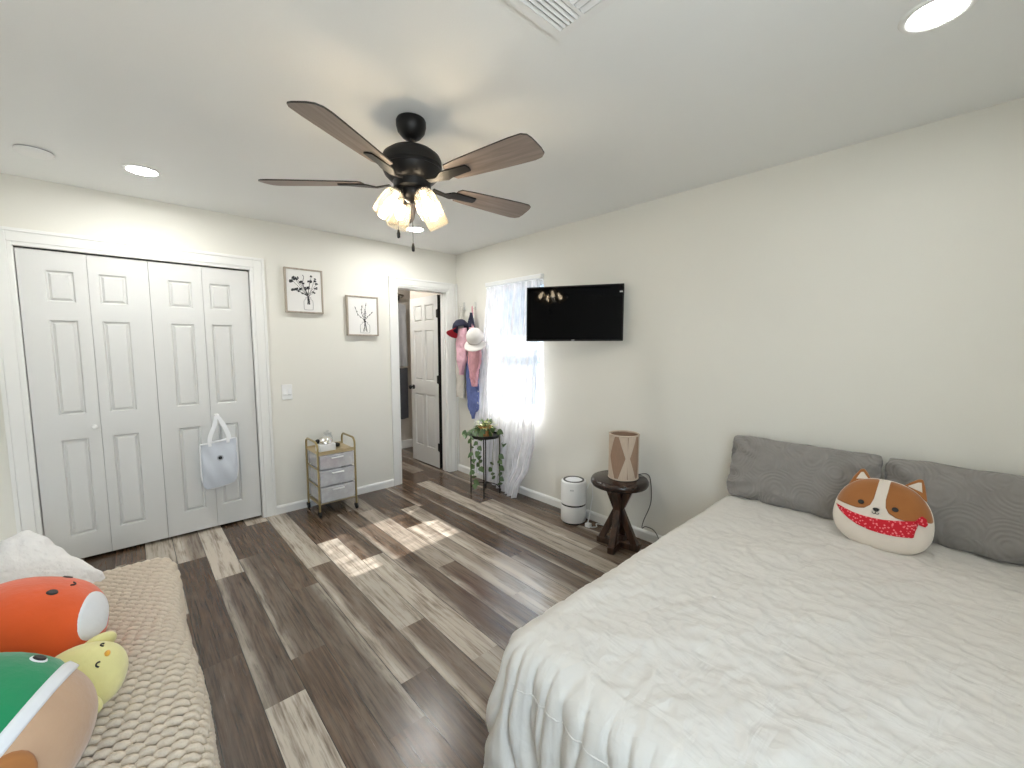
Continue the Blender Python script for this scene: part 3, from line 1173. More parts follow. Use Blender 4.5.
t = thing('air_vent', 'white louvred air vent in the ceiling', 'vent', (-1.634, -2.914, H))
k = MB()
VX, VY = 0.36, 0.34
for (x0, x1, y0, y1) in ((-VX, 0, -.030, 0), (-VX, 0, -VY, -VY + .03), (-VX, -VX + .03, -VY + .03, -.030), (-.030, 0, -VY + .03, -.030), (-.25, -.03, -.125, -.112), (-.262, -.25, -VY + .03, -.030)):
    k.box(x0, x1, y0, y1, -0.008, -0.0005)
k.build('vent_frame', 'white', t)
k = MB()
for i in range(5):
    y = -0.036 - i * 0.0165
    k.bar((-.25, y, -.006), (-.03, y, -.006), 0.011, 0.002, (0, 0.6, 1))
for i in range(9):
    x = -0.042 - i * 0.024
    k.bar((x, -.125, -.006), (x, -VY + .03, -.006), 0.016, 0.002, (0.6, 0, 1))
for i in range(12):
    y = -0.04 - i * 0.0235
    k.bar((-VX + .03, y, -.006), (-.262, y, -.006), 0.016, 0.002, (0, -0.6, 1))
k.build('louvres', 'white', t)
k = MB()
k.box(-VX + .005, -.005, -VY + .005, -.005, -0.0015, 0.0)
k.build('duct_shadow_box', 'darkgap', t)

# ---------------------------------------------------------------- ceiling fan
FX, FY = -1.745, -2.139
t = thing('ceiling_fan', 'black ceiling fan with five grey-brown blades and four lit glass shades', 'ceiling fan', (FX, FY, H))
z = lambda v: v - H
k = MB()
k.lathe([(0, 0), (0.062, 0), (0.066, -0.008), (0.066, -0.028), (0.060, -0.052), (0.042, -0.074), (0.030, -0.082), (0.018, -0.084), (0, -0.084)], 40, cap=False)
k.build('canopy', 'black', t, smooth=40)
k = MB()
k.tube([(0, 0, -0.075), (0, 0, -0.135)], 0.0125, 16)
k.lathe([(0.0125, -0.110), (0.024, -0.113), (0.026, -0.124), (0.014, -0.130)], 20)
k.build('downrod', 'black', t, smooth=50)
k = MB()
k.lathe([(0, z(2.312)), (0.060, z(2.312)), (0.098, z(2.302)), (0.124, z(2.282)), (0.133, z(2.262)), (0.134, z(2.238)), (0.128, z(2.232)), (0.128, z(2.226)), (0.131, z(2.222)),
         (0.120, z(2.198)), (0.098, z(2.176)), (0.085, z(2.170)), (0.082, z(2.140)), (0.074, z(2.132)), (0, z(2.132))], 48, cap=False)
k.build('motor_housing', 'black', t, smooth=35)
k = MB()
k.lathe([(0, z(2.140)), (0.052, z(2.140)), (0.056, z(2.130)), (0.050, z(2.106)), (0.030, z(2.088)), (0.012, z(2.080)), (0, z(2.078))], 32, cap=False)
for a in (3, 93, 183, 273):
    c, s = math.cos(R(a)), math.sin(R(a))
    k.tube(smooth_path([(0.03 * c, 0.03 * s, z(2.118)), (0.060 * c, 0.060 * s, z(2.128)), (0.074 * c, 0.074 * s, z(2.116))], 5), 0.011, 10)
    ax = Vector((0.55 * c, 0.55 * s, -0.835))
    q = ax.to_track_quat('Z', 'Y').to_matrix()
    k.lathe([(0, -0.012), (0.020, -0.012), (0.027, 0.0), (0.027, 0.016), (0, 0.016)], 20, (0.076 * c, 0.076 * s, z(2.110)), q, cap=False)
k.build('light_kit', 'black', t, smooth=40)
for a in (3, 93, 183, 273):
    c, s = math.cos(R(a)), math.sin(R(a))
    ax = Vector((0.55 * c, 0.55 * s, -0.835))
    q = ax.to_track_quat('Z', 'Y').to_matrix()
    o0 = Vector((0.076 * c, 0.076 * s, z(2.110)))
    k = MB()
    k.lathe([(0.026, 0.002), (0.036, 0.010), (0.046, 0.030), (0.052, 0.070), (0.053, 0.108), (0.050, 0.128), (0.0475, 0.128), (0.050, 0.107), (0.049, 0.070), (0.043, 0.031), (0.034, 0.013), (0.026, 0.006)], 32, o0, q, cap=False)
    sh = k.build('glass_shade', 'shade', t, smooth=60)
    k = MB()
    k.lathe([(0, 0.014), (0.011, 0.016), (0.011, 0.036), (0.016, 0.052), (0.0205, 0.070), (0.017, 0.084), (0.009, 0.091), (0, 0.093)], 24, o0, q, cap=False)
    k.build('bulb', 'bulb', sh, smooth=80)
for n_, a in enumerate((-149, -77, -5, 67, 139)):
    # outline of a blade along +x, then pitched and turned
    pts = [(0.235, -0.050), (0.30, -0.058), (0.45, -0.068), (0.58, -0.075), (0.632, -0.074), (0.652, -0.062), (0.659, -0.040), (0.662, -0.010),
           (0.664, 0.022), (0.660, 0.052), (0.642, 0.068), (0.61, 0.073), (0.55, 0.071), (0.45, 0.066), (0.30, 0.056), (0.235, 0.048), (0.222, 0.030), (0.222, -0.032)]
    rot = Matrix.Rotation(R(a), 4, 'Z') @ Matrix.Translation((0, 0, z(2.164))) @ Matrix.Rotation(R(-12), 4, 'X')
    k = MB()
    k.prism([Vector((x, y, -0.003)) for x, y in pts], (0, 0, 0.006))
    k.b.normal_update()
    for f in k.b.faces:
        if abs(f.normal.z) < 0.5:
            f.material_index = 1
    bl = k.build('fan_blade', ['blade', 'bladeedge'], t)
    bl.matrix_local = rot
    k = MB()
    k.prism([Vector(p) for p in ((0.10, -0.016, -0.004), (0.16, -0.012, -0.012), (0.20, -0.030, -0.006), (0.225, -0.026, -0.0032), (0.330, -0.020, -0.0032), (0.336, 0.0, -0.0032), (0.330, 0.020, -0.0032), (0.225, 0.026, -0.0032), (0.20, 0.030, -0.006), (0.16, 0.012, -0.012), (0.10, 0.016, -0.004))], (0, 0, -0.006))
    k.build('blade_arm', 'black', bl, bevel=0.0015)
for (x, y, z1) in ((-0.085, -0.020, 1.925), (-0.008, -0.010, 1.880)):
    k = MB()
    k.tube([(x, y, z(2.10)), (x, y, z(z1) + 0.02)], 0.0012, 6)
    k.lathe([(0, 0.02), (0.004, 0.018), (0.0075, 0.0), (0.0065, -0.016), (0, -0.02)], 14, (x, y, z(z1)), cap=False)
    k.build('pull_chain', 'black', t, smooth=60)

# ================================================================= TELEVISION
TVC = Vector((-0.2585, -1.8775, 1.677))
t = thing('television', 'black flat television on a swivel arm beside the window', 'television', TVC)
t.rotation_euler = (R(-1.5), R(0), math.atan2(-0.668, 0.303) + R(5.0))
# local x along the screen (to the viewer's right), local -y faces the viewer
hw, hh = 0.3655, 0.207
k = MB()
k.box(-hw, hw, 0.004, 0.030, -hh, hh)
k.box(-hw * .62, hw * .62, 0.030, 0.062, -hh * .75, hh * .45)
k.build('back_shell', 'tvplastic', t, bevel=0.006)
k = MB()
k.box(-hw, hw, -0.004, 0.006, hh - .009, hh)
k.box(-hw, hw, -0.004, 0.006, -hh, -hh + .013)
k.box(-hw, -hw + .009, -0.004, 0.006, -hh, hh)
k.box(hw - .009, hw, -0.004, 0.006, -hh, hh)
k.build('bezel', 'tvplastic', t, bevel=0.0015)
k = MB()
k.box(-hw + .006, hw - .006, -0.001, 0.006, -hh + .008, hh - .006)
k.build('screen', 'screen', t)
k = MB()
k.box(-0.012, 0.012, -0.0052, -0.0038, -hh + .003, -hh + .010)
k.build('badge', 'grey', t)
k = MB()
k.box(hw - .030, hw - .008, -0.0016, -0.0009, hh - .062, hh - .052)
k.build('sticker', 'whitesticker', t)
k = MB()
inv = Matrix.Rotation(t.rotation_euler[2], 3, 'Z').inverted()
L = lambda p: inv @ (Vector(p) - TVC)
k.bar(L((-0.010, -2.00, 1.68)), L((-0.15, -1.72, 1.68)), 0.03, 0.05)
k.bar(L((-0.15, -1.72, 1.68)), L((-0.20, -1.86, 1.68)), 0.03, 0.05)
k.box(-0.10, 0.10, 0.055, 0.068, -0.10, 0.10)
k.bar(L((-0.012, -2.00, 1.56)), L((-0.012, -2.00, 1.80)), 0.06, 0.022, (1, 0, 0))
k.build('wall_mount', 'black', t, bevel=0.002)

# ================================================================= PICTURES, SWITCH
def picture(label, x0, x1, z0, z1, draw):
    cx, cz = (x0 + x1) / 2, (z0 + z1) / 2
    w, h = (x1 - x0) / 2, (z1 - z0) / 2
    t = thing('framed_picture', label, 'picture', (cx, 0, cz), group='framed flower drawings')
    k = MB()
    f = 0.013
    for (a, b_, c, d) in ((-w, -w + f, -h, h), (w - f, w, -h, h), (-w + f, w - f, -h, -h + f), (-w + f, w - f, h - f, h)):
        k.box(a, b_, -0.034, -0.001, c, d)
    k.build('frame', 'frame', t, bevel=0.0015)
    k = MB()
    k.box(-w + f, w - f, -0.026, -0.003, -h + f, h - f)
    cv = k.build('canvas', 'canvas', t)
    k = MB()
    draw(k, w, h)
    k.build('ink_drawing', ['ink', 'inkgrey'], cv)


def ink_disc(k, x, z_, rx, rz, a=0.0, y=-0.0264):
    pts = []
    for i in range(16):
        th = 2 * PI * i / 16
        r_ = 1 + 0.12 * math.sin(3 * th + x * 90)
        px, pz = rx * r_ * math.cos(th), rz * r_ * math.sin(th)
        pts.append((x + px * math.cos(a) - pz * math.sin(a), y, z_ + px * math.sin(a) + pz * math.cos(a)))
    k.prism(pts, (0, 0.0006, 0))


def ink_line(k, pts, w=0.0022, y=-0.0266):
    P = smooth_path([(x, y, z_) for x, z_ in pts], 5)
    k.tube(P, w / 2, 6)


def jar(k, x, z0, w, h):
    k.mi = 1
    ink_line(k, [(x - w * .55, z0 + h), (x - w * .6, z0 + h * .86), (x - w, z0 + h * .68), (x - w, z0 + .01), (x - w * .9, z0)], 0.003)
    ink_line(k, [(x + w * .55, z0 + h), (x + w * .6, z0 + h * .86), (x + w, z0 + h * .68), (x + w, z0 + .01), (x + w * .9, z0)], 0.003)
    ink_line(k, [(x - w * .9, z0), (x, z0 - .002), (x + w * .9, z0)], 0.003)
    ink_line(k, [(x - w * .6, z0 + h), (x, z0 + h - .003), (x + w * .6, z0 + h)], 0.003)
    k.mi = 0


def draw_bouquet(k, w, h):
    jx = 0.03
    jar(k, jx, -h + .03, 0.036, 0.105)
    rnd = random.Random(4)
    for (x, z_, r_) in ((-.095, .085, .030), (-.075, .105, .022), (-.055, .10, .020), (-.085, .01, .022), (-.055, .006, .020), (-.02, .065, .026), (-.025, .012, .020),
                        (.045, .09, .022), (.06, .125, .014), (.085, .10, .022), (.10, .065, .017), (.095, .03, .018), (.075, -.01, .017), (.035, .025, .022), (.01, .02, .018), (-.015, -.02, .012)):
        ink_line(k, [(jx + rnd.uniform(-.012, .012), -h + .075), (jx + rnd.uniform(-.008, .008), -.045), (x, z_)], 0.0026)
        for q in range(3):
            ink_disc(k, x + rnd.uniform(-.5, .5) * r_, z_ + rnd.uniform(-.5, .5) * r_, r_ * rnd.uniform(.42, .62), r_ * rnd.uniform(.3, .45), rnd.uniform(0, 3), -0.0264 - q * .0002)
        k.mi = 1
        ink_disc(k, x + .2 * r_, z_ + .1 * r_, r_ * .3, r_ * .22, rnd.uniform(0, 3), -0.0272)
        k.mi = 0
    ink_line(k, [(jx, -.04), (-.01, .06), (.0, .115), (-.012, .135)], 0.004)


def draw_twigs(k, w, h):
    jx = 0.018
    jar(k, jx, -h + .028, 0.045, 0.10)
    rnd = random.Random(9)
    for pts in ([(jx - .02, -h + .04), (jx, -.05), (-.045, .01), (-.075, .085)], [(jx + .02, -h + .04), (jx, -.05), (-.012, .03), (-.005, .10)],
                [(jx + .015, -h + .04), (jx, -.05), (.015, .02), (.035, .125)], [(jx - .01, -h + .04), (jx, -.05), (.045, -.005), (.10, .045)],
                [(jx, -h + .05), (jx, -.05), (.025, .01), (.028, .05)]):
        ink_line(k, pts, 0.0032)
        P = smooth_path([(x, 0, z_) for x, z_ in pts], 5)
        for i, p in enumerate(P[6:]):
            if i % 2 == 0:
                ink_disc(k, p.x + rnd.uniform(-.004, .004), p.z, 0.0045, 0.0075, rnd.uniform(-.6, .6))
    ink_disc(k, jx, -.05, 0.011, 0.010)


picture('framed drawing of a full bouquet of dark flowers in a jar', -1.750, -1.447, 1.715, 2.088, draw_bouquet)
picture('framed drawing of a few bare twigs in a jar', -1.243, -0.940, 1.530, 1.899, draw_twigs)

t = thing('light_switch', 'white light switch plate on the wall beside the closet', 'light switch', (-1.766, 0, 1.043))
k = MB()
k.box(-.041, .041, -.006, -.0005, -.064, .064)
k.build('plate', 'white', t, bevel=0.002)
for x in (-.019, .019):
    k = MB()
    k.prism([(x - .012, -.006, -.028), (x - .012, -.011, -.02), (x - .012, -.007, .028), (x - .012, -.005, .028)], (0.024, 0, 0))
    k.build('rocker', 'vinyl', t)

# ================================================================= TOTE BAG
t = thing('tote_bag', 'white tote bag hanging from the right closet door knob', 'bag', (-2.272, -0.022, 0.60))
def bagP(i, j, nu=40, nz=20):
    v = j / nz
    zz = lerp(-0.245, 0.105, v)
    w = 0.117 * (1 - 0.04 * v)
    if v < 0.22:
        w *= math.sqrt(max(0.05, 1 - ((0.22 - v) / 0.22) ** 2)) * 0.32 + 0.68
    th = 2 * PI * i / nu
    c, s = math.cos(th), math.sin(th)
    x = w * abs(c) ** 0.75 * (1 if c > 0 else -1)
    d = 0.016 + 0.020 * math.sin(PI * min(1, v * 1.05)) * (1 - v * .5)
    y = -d * abs(s) ** 0.7 * (1 if s > 0 else -1)
    zz += 0.03 * (x / 0.117) * 0.5
    return Vector((x, y + 0.004 * math.sin(x * 60 + zz * 30) - 0.026, zz))
k = MB()
V = k.grid(bagP, 40, 20, wrapu=True)
k.b.faces.new([V[i][0] for i in range(40)])
k.build('bag_body', 'bag', t, smooth=60)
k = MB()
ring = []
for i in range(33):
    th = PI + PI * i / 32
    ring.append(Vector((0.118 * math.copysign(abs(math.cos(th)) ** 0.45, math.cos(th)), -0.030, -0.115 + 0.135 * math.sin(th) + 0.015 * math.copysign(abs(math.cos(th)) ** 0.45, math.cos(th)))))
ring = [Vector((-0.115, -0.028, 0.085))] + ring + [Vector((0.115, -0.028, 0.115))]
k.tube(ring, 0.0055, 8)
k.tube([bagP(i, 20) for i in range(40)], 0.005, 8, closed=True)
k.build('piping', 'bagtrim', t, smooth=60)
for yy, dx in ((-0.040, 0.0), (-0.012, 0.012)):
    k = MB()
    P = smooth_path([(-0.055 + dx, yy - .010, 0.075), (-0.058 + dx, yy - .006, 0.135), (-0.025 + dx, yy + .005, 0.225), (0.002, yy + .008, 0.297), (0.030 + dx, yy + .005, 0.235), (0.060 + dx, yy - .006, 0.145), (0.058 + dx, yy - .010, 0.090)], 7)
    for i_ in range(len(P) - 1):
        k.bar(P[i_], P[i_ + 1] + (P[i_ + 1] - P[i_]) * .15, 0.004, 0.021, (1, 0, 0.25))
    k.build('strap', 'bagtrim', t, smooth=40)
k = MB()
k.lathe([(0, 0), (0.0135, 0), (0.0135, 0.002), (0, 0.002)], 24, (0.002, -0.0585, -0.020), Matrix.Rotation(PI / 2, 3, 'X'), cap=False)
k.lathe([(0.017, 0.0), (0.019, 0.0), (0.019, 0.001), (0.017, 0.001)], 24, (0.002, -0.0585, -0.020), Matrix.Rotation(PI / 2, 3, 'X'), cap=False)
k.build('round_emblem', 'ink', t)

# ================================================================= ROLLING CART
CXL, CXR, CYF, CYB = -1.642, -1.333, -0.330, -0.035
t = thing('rolling_cart', 'gold three drawer rolling cart against the white wall', 'cart', ((CXL + CXR) / 2, (CYF + CYB) / 2, 0))
w, d = (CXR - CXL) / 2, (CYB - CYF) / 2
for s in (-1, 1):
    k = MB()
    P = [(s * w, -d, 0.050), (s * w, -d, 0.585)] + [(s * w, -d + 0.05 * (1 - math.cos(R(a))), 0.585 + 0.05 * math.sin(R(a))) for a in (20, 45, 70, 90)] + \
        [(s * w, d - 0.05 * (1 - math.cos(R(a))), 0.585 + 0.05 * math.sin(R(a))) for a in (90, 70, 45, 20)] + [(s * w, d, 0.585), (s * w, d, 0.050)]
    k.tube(P, 0.0085, 12)
    k.build('side_frame', 'gold', t, smooth=50)
k = MB()
for z_ in (0.40, 0.255, 0.115):
    for s in (-1, 1):
        k.tube([(s * w, -d, z_ + .004), (s * w, d, z_ + .004)], 0.005, 8)
    k.tube([(-w, d, z_ + .004), (w, d, z_ + .004)], 0.005, 8)
k.build('drawer_rails', 'gold', t, smooth=50)
k = MB()
k.box(-w, w, -d, d, 0.532, 0.540)
k.box(-w, w, -d - .003, -d + .003, 0.526, 0.556)
k.box(-w, w, d - .003, d + .003, 0.526, 0.556)
k.build('top_shelf', 'tray', t, bevel=0.001)
k = MB()
k.box(-w, w, -d + .02, d, 0.098, 0.104)
k.build('bottom_shelf', 'tray', t, bevel=0.001)
for n_, (z0, z1) in enumerate(((0.408, 0.522), (0.263, 0.392), (0.120, 0.250))):
    k = MB()
    b = k.b
    xi, yi = w - 0.014, d - 0.006
    # open box with a thickness and a rolled rim
    for (a, c, e, f, g, h) in ((-xi, xi, -yi - .012, -yi - .008, z0, z1), (-xi, xi, yi - .004, yi, z0, z1), (-xi, -xi + .004, -yi - .008, yi - .004, z0, z1), (xi - .004, xi, -yi - .008, yi - .004, z0, z1), (-xi + .004, xi - .004, -yi - .008, yi - .004, z0, z0 + .004)):
        k.box(a, c, e, f, g, h)
    k.box(-xi - .003, xi + .003, -yi - .018, -yi - .012, z1 - .014, z1)
    dr = k.build('drawer', 'drawer', t, bevel=0.0012)
    k = MB()
    k.bar((-0.05, -yi - .020, z1 - .028), (0.05, -yi - .020, z1 - .028), 0.012, 0.010)
    k.build('pull', 'white', dr, bevel=0.002)
for x in (-w, w):
    for y in (-d, d):
        k = MB()
        k.lathe([(0, -0.009), (0.021, -0.009), (0.024, -0.006), (0.024, 0.006), (0.021, 0.009), (0, 0.009)], 20, (x, y, 0.024), Matrix.Rotation(PI / 2, 3, 'Y'), cap=False)
        k.prism([(x - .013, y, 0.026), (x + .013, y, 0.026), (x + .013, y, 0.050), (x - .013, y, 0.050)], (0, .018, 0))
        k.tube([(x, y, 0.044), (x, y, 0.058)], 0.008, 10)
        k.build('caster', 'black', t, smooth=40)
bx, by = t.location.x, t.location.y
k = MB()
for i, (x, y, r_) in enumerate(((-0.07, -0.085, .045), (-0.01, -.085, .04), (-.04, .0, .05))):
    k.ball((bx + x, by + y, 0.413 + .035), (r_, r_ * .9, .035), 16, 10)
tag(k.build('folded_cloth', 'pinkthing', smooth=180), 'pink cloth inside the top drawer of the gold cart', 'cloth')
for lab, z_ in (('pale blue cloth in the middle drawer of the gold cart', 0.268), ('cream cloth in the bottom drawer of the gold cart', 0.125)):
    k = MB()
    for (x, y, rx) in ((-.05, -.02, .07), (.05, .03, .06), (0.02, -.06, .07)):
        k.ball((bx + x, by + y, z_ + .03), (rx, .055, .028), 16, 10)
    tag(k.build('folded_cloth', 'bag' if z_ > .2 else 'lace', smooth=180), lab, 'cloth')
k = MB()
k.box(-0.068, 0.068, -0.045, 0.045, 0, 0.062)
o = k.build('white_box', 'white', loc=(-1.545, -0.235, 0.5405), bevel=0.005, rot=(0, 0, R(8)))
tag(o, 'small white box on top of the gold cart', 'box')
t2 = thing('metal_bowl', 'shiny silver dome with a black end lying on the white box', 'bowl', (-1.540, -0.215, 0.6035))
k = MB()
k.lathe([(0.058, 0.0), (0.062, 0.003), (0.060, 0.020), (0.048, 0.040), (0.026, 0.054), (0, 0.058)], 28)
k.build('dome', 'chrome', t2, smooth=50)
k = MB()
k.ball((-0.062, 0.0, 0.020), (0.020, 0.018, 0.020), 16, 12)
k.build('black_end', 'black', t2, smooth=180)
t2 = thing('glass_jar', 'clear glass jar standing at the back of the gold cart', 'jar', (-1.475, -0.085, 0.5405))
k = MB()
k.lathe([(0, 0.0), (0.034, 0.0), (0.040, 0.006), (0.042, 0.08), (0.036, 0.10), (0.030, 0.105), (0.030, 0.112), (0.027, 0.112), (0.027, 0.104), (0.037, 0.078), (0.036, 0.008), (0, 0.005)], 28, cap=False)
k.build('jar_body', 'clear', t2, smooth=50)
k = MB()
k.lathe([(0, 0.112), (0.032, 0.112), (0.033, 0.124), (0.010, 0.130), (0.012, 0.142), (0, 0.146)], 24, cap=False)
k.build('lid', 'clear', t2, smooth=50)
k = MB()
k.ball((0, 0, 0.020), (0.026, 0.042, 0.018), 20, 12)
tag(k.build('hair_brush', 'black', smooth=180, loc=(-1.425, -0.16, 0.540)), 'small dark rounded object behind the white box on the gold cart', 'brush')

# ================================================================= HOOKS AND CLOTHES
for lab, y, z_ in (('clear wall hook nearest the bathroom door, holding the lace top', -0.150, 1.865), ('clear wall hook nearest the window, holding the white cap', -0.350, 1.855)):
    t = thing('wall_hook', lab, 'hook', (0, y, z_))
    k = MB()
    k.box(-0.010, -0.0005, -0.014, 0.014, -0.04, 0.045)
    k.build('hook_plate', 'clear', t, bevel=0.003)
    k = MB()
    k.tube(smooth_path([(-0.010, 0, -0.01), (-0.030, 0, -0.03), (-0.045, 0, -0.025), (-0.050, 0, 0.0)], 5), 0.005, 8)
    k.build('hook_arm', 'chrome', t, smooth=60)


def garment(name, label, cat, m_, levels, x0, depth, straps=(), **kw):
    t = thing(name, label, cat, (0, 0, 0), group='things hung on the wall hooks')
    drape(levels, x0, depth, **kw).build('fabric', m_, t, smooth=60)
    for pts in straps:
        k = MB()
        k.tube(smooth_path(pts, 6), 0.006, 6)
        k.build('strap', m_, t, smooth=60)
    return t


garment('lace_top', 'cream lace top hanging lowest against the door casing', 'clothing', 'lace', [(0.87, -.085, -.225), (1.2, -.075, -.235), (1.55, -.085, -.24), (1.70, -.12, -.20)], -0.070, 0.030,
        [[(-.06, -.13, 1.69), (-.055, -.135, 1.78), (-.050, -.150, 1.852), (-.055, -.170, 1.78), (-.06, -.18, 1.69)]], folds=3, amp=.008, seed=1)
garment('pink_scarf', 'long pale pink scarf with a pointed end under the navy cap', 'clothing', 'pinklight', [(1.13, -.245, -.265), (1.30, -.185, -.335), (1.45, -.175, -.355), (1.62, -.225, -.335)], -0.125, 0.045, folds=2, amp=.010, seed=3)
garment('denim_top', 'blue denim garment hanging lowest, with a pointed hem', 'clothing', 'denim', [(0.66, -.385, -.425), (0.80, -.30, -.49), (1.02, -.285, -.495), (1.20, -.27, -.42), (1.32, -.29, -.38)], -0.070, 0.050, folds=3, amp=.010, seed=6)
garment('navy_top', 'dark navy garment behind the blue denim', 'clothing', 'navy', [(0.90, -.48, -.52), (1.05, -.23, -.53), (1.25, -.25, -.52), (1.46, -.28, -.40)], -0.034, 0.026, folds=3, amp=.006, seed=8)
garment('rose_top', 'rose pink garment bunched below the white cap', 'clothing', 'rose', [(1.02, -.44, -.49), (1.12, -.405, -.515), (1.30, -.365, -.575), (1.45, -.39, -.55), (1.62, -.40, -.46)], -0.115, 0.040,
        [[(-.10, -.41, 1.60), (-.07, -.39, 1.75), (-.050, -.352, 1.848), (-.06, -.365, 1.75), (-.10, -.44, 1.60)]], folds=3, amp=.012, seed=11)
garment('black_top', 'black strap hanging between the two wall hooks', 'clothing', 'navy', [(1.60, -.33, -.44), (1.68, -.315, -.425), (1.775, -.36, -.395)], -0.082, 0.022, folds=2, amp=.004, seed=4)


def cap(label, m_, brim_m, loc, rot):
    t = thing('baseball_cap', label, 'cap', loc, group='caps hung on the wall hooks')
    t.rotation_euler = rot
    k = MB()
    k.lathe([(0.086, -0.01), (0.087, 0.02), (0.078, 0.055), (0.056, 0.085), (0.028, 0.100), (0.0, 0.104)], 28, (0, 0, 0), cap=False)
    k.build('crown', m_, t, smooth=60, solid=0.003)
    k = MB()

    def BP(i, j):
        th = PI + PI * (0.08 + 0.84 * i / 20)
        r0, r1 = 0.084, 0.084 + 0.075 * math.sin(PI * (0.06 + 0.88 * i / 20)) ** 0.6
        r_ = lerp(r0, r1, j / 6)
        return Vector((r_ * math.cos(th), r_ * math.sin(th), -0.008 - 0.05 * (math.cos(th) * r_ / 0.1) ** 2 * 0.35 - 0.012 * (j / 6)))
    k.grid(BP, 20, 6)
    k.build('brim', brim_m, t, smooth=180, solid=0.004)
    k = MB()
    k.lathe([(0, 0.103), (0.007, 0.103), (0.005, 0.109), (0, 0.110)], 12, cap=False)
    k.build('button', m_, t, smooth=60)
    return t


cap('white cap with its brim pointing down, in front of the rose garment', 'capwhite', 'capwhite', (-0.195, -0.590, 1.515), (R(50), R(0), R(-62)))
cap('navy cap with a dark red brim over the pink scarf', 'navy', 'red', (-0.115, -0.235, 1.615), (R(16), R(-22), R(-150)))

# ================================================================= PLANT STAND + PLANT
PX, PY = -0.262, -0.815
t = thing('plant_stand', 'round black metal plant stand in front of the curtain', 'plant stand', (PX, PY, 0))
PR, PH = 0.142, 0.575
k = MB()
k.lathe([(0, PH - .012), (PR, PH - .012), (PR + .004, PH - .006), (PR + .004, PH + .016), (PR, PH + .016), (PR, PH - .004), (0, PH - .004)], 44, cap=False)
k.build('tray_top', 'black', t, smooth=40)
angs = [R(a) for a in (222.7, 312.7, 42.7, 132.7)]
angs = [math.atan2(-.648 + .815, -.383 + .262), math.atan2(-.922 + .815, -.364 + .262), math.atan2(-.91 + .815, -.141 + .262), math.atan2(-.70 + .815, -.16 + .262)]
for a in angs:
    c, s = math.cos(a), math.sin(a)
    k = MB()
    k.bar((PR * c, PR * s, 0), (PR * c, PR * s, PH - .004), 0.012, 0.012, (c, s, 0))
    k.build('leg', 'black', t, bevel=0.0015)
k = MB()
for a in angs:
    c, s = math.cos(a), math.sin(a)
    k.tube(smooth_path([(PR * c, PR * s, 0.055), (PR * .8 * c, PR * .8 * s, 0.085), (PR * .4 * c, PR * .4 * s, 0.105), (0, 0, 0.108)], 5), 0.005, 8)
k.build('lower_brace', 'black', t, smooth=50)

PB = Vector((PX + .005, PY + .005, PH - .0035))
t = thing('potted_plant', 'trailing green plant in a small orange pot on the black stand', 'plant', PB)
k = MB()
k.lathe([(0, 0), (0.046, 0), (0.052, 0.01), (0.060, 0.075), (0.064, 0.078), (0.064, 0.098), (0.058, 0.098), (0.056, 0.082), (0, 0.082)], 32, cap=False)
k.build('pot', 'terracotta', t, smooth=40)
k = MB()
k.lathe([(0.056, 0.080), (0.03, 0.086), (0, 0.088)], 24, cap=False)
k.build('soil', 'soil', t, smooth=60)


def leaf_geo(k, p, dirv, L_, W_2, droop=0.3, nrm=None):
    d_ = Vector(dirv).normalized()
    up = Vector(nrm) if nrm else Vector((0, 0, 1))
    s = d_.cross(up)
    if s.length < 1e-3:
        s = Vector((1, 0, 0))
    s.normalize()
    up = s.cross(d_).normalized()
    prof = [(0.0, 0.05), (0.12, 0.75), (0.3, 1.0), (0.55, 0.80), (0.8, 0.42), (1.0, 0.0)]
    rows = []
    for a, w_ in prof:
        c = Vector(p) + d_ * (a * L_) - up * (droop * L_ * a * a)
        if w_ == 0.0:
            rows.append([k.b.verts.new(c)])
        else:
            rows.append([k.b.verts.new(c - s * W_2 * w_ + up * W_2 * .25 * w_), k.b.verts.new(c), k.b.verts.new(c + s * W_2 * w_ + up * W_2 * .25 * w_)])
    for A, B in zip(rows, rows[1:]):
        if len(B) == 1:
            fs = [(A[0], A[1], B[0]), (A[1], A[2], B[0])]
        else:
            fs = [(A[0], A[1], B[1], B[0]), (A[1], A[2], B[2], B[1])]
        for f in fs:
            k.b.faces.new(f).material_index = k.mi


rnd = random.Random(21)
k = MB()
for i in range(90):
    a = rnd.uniform(0, 2 * PI)
    e = rnd.uniform(-0.1, 1.2)
    d_ = Vector((math.cos(a) * math.cos(e), math.sin(a) * math.cos(e), math.sin(e)))
    p = Vector((math.cos(a) * .035, math.sin(a) * .035, .085)) + d_ * rnd.uniform(0.0, 0.065)
    k.mi = 1 if rnd.random() < .55 else 0
    leaf_geo(k, p, d_ + Vector((0, 0, .1)), rnd.uniform(.026, .046), rnd.uniform(.008, .015), rnd.uniform(.1, .5))
k.build('foliage', ['leaf', 'leaflight'], t, smooth=180)
vines = [
    [(-.05, .02, .09), (-.11, .02, .05), (-.152, .015, -.02), (-.150, .0, -.14), (-.140, -.015, -.26), (-.15, -.01, -.36), (-.145, -.03, -.44)],
    [(-.05, -.02, .09), (-.10, -.04, .045), (-.135, -.06, -.03), (-.130, -.065, -.12), (-.120, -.065, -.20), (-.125, -.07, -.27)],
    [(.03, -.05, .09), (.06, -.11, .05), (.062, -.150, -.02), (.055, -.15, -.12), (.045, -.15, -.22), (.052, -.15, -.34), (.06, -.145, -.44)],
    [(.05, .0, .09), (.12, -.05, .05), (.160, -.085, -.02), (.170, -.09, -.08)],
    [(.0, -.05, .09), (-.01, -.11, .045), (-.02, -.150, -.03), (-.03, -.148, -.16), (-.035, -.146, -.28), (-.03, -.148, -.36)],
    [(-.03, .05, .09), (-.08, .12, .05), (-.12, .145, .02), (-.15, .155, .04)],
]
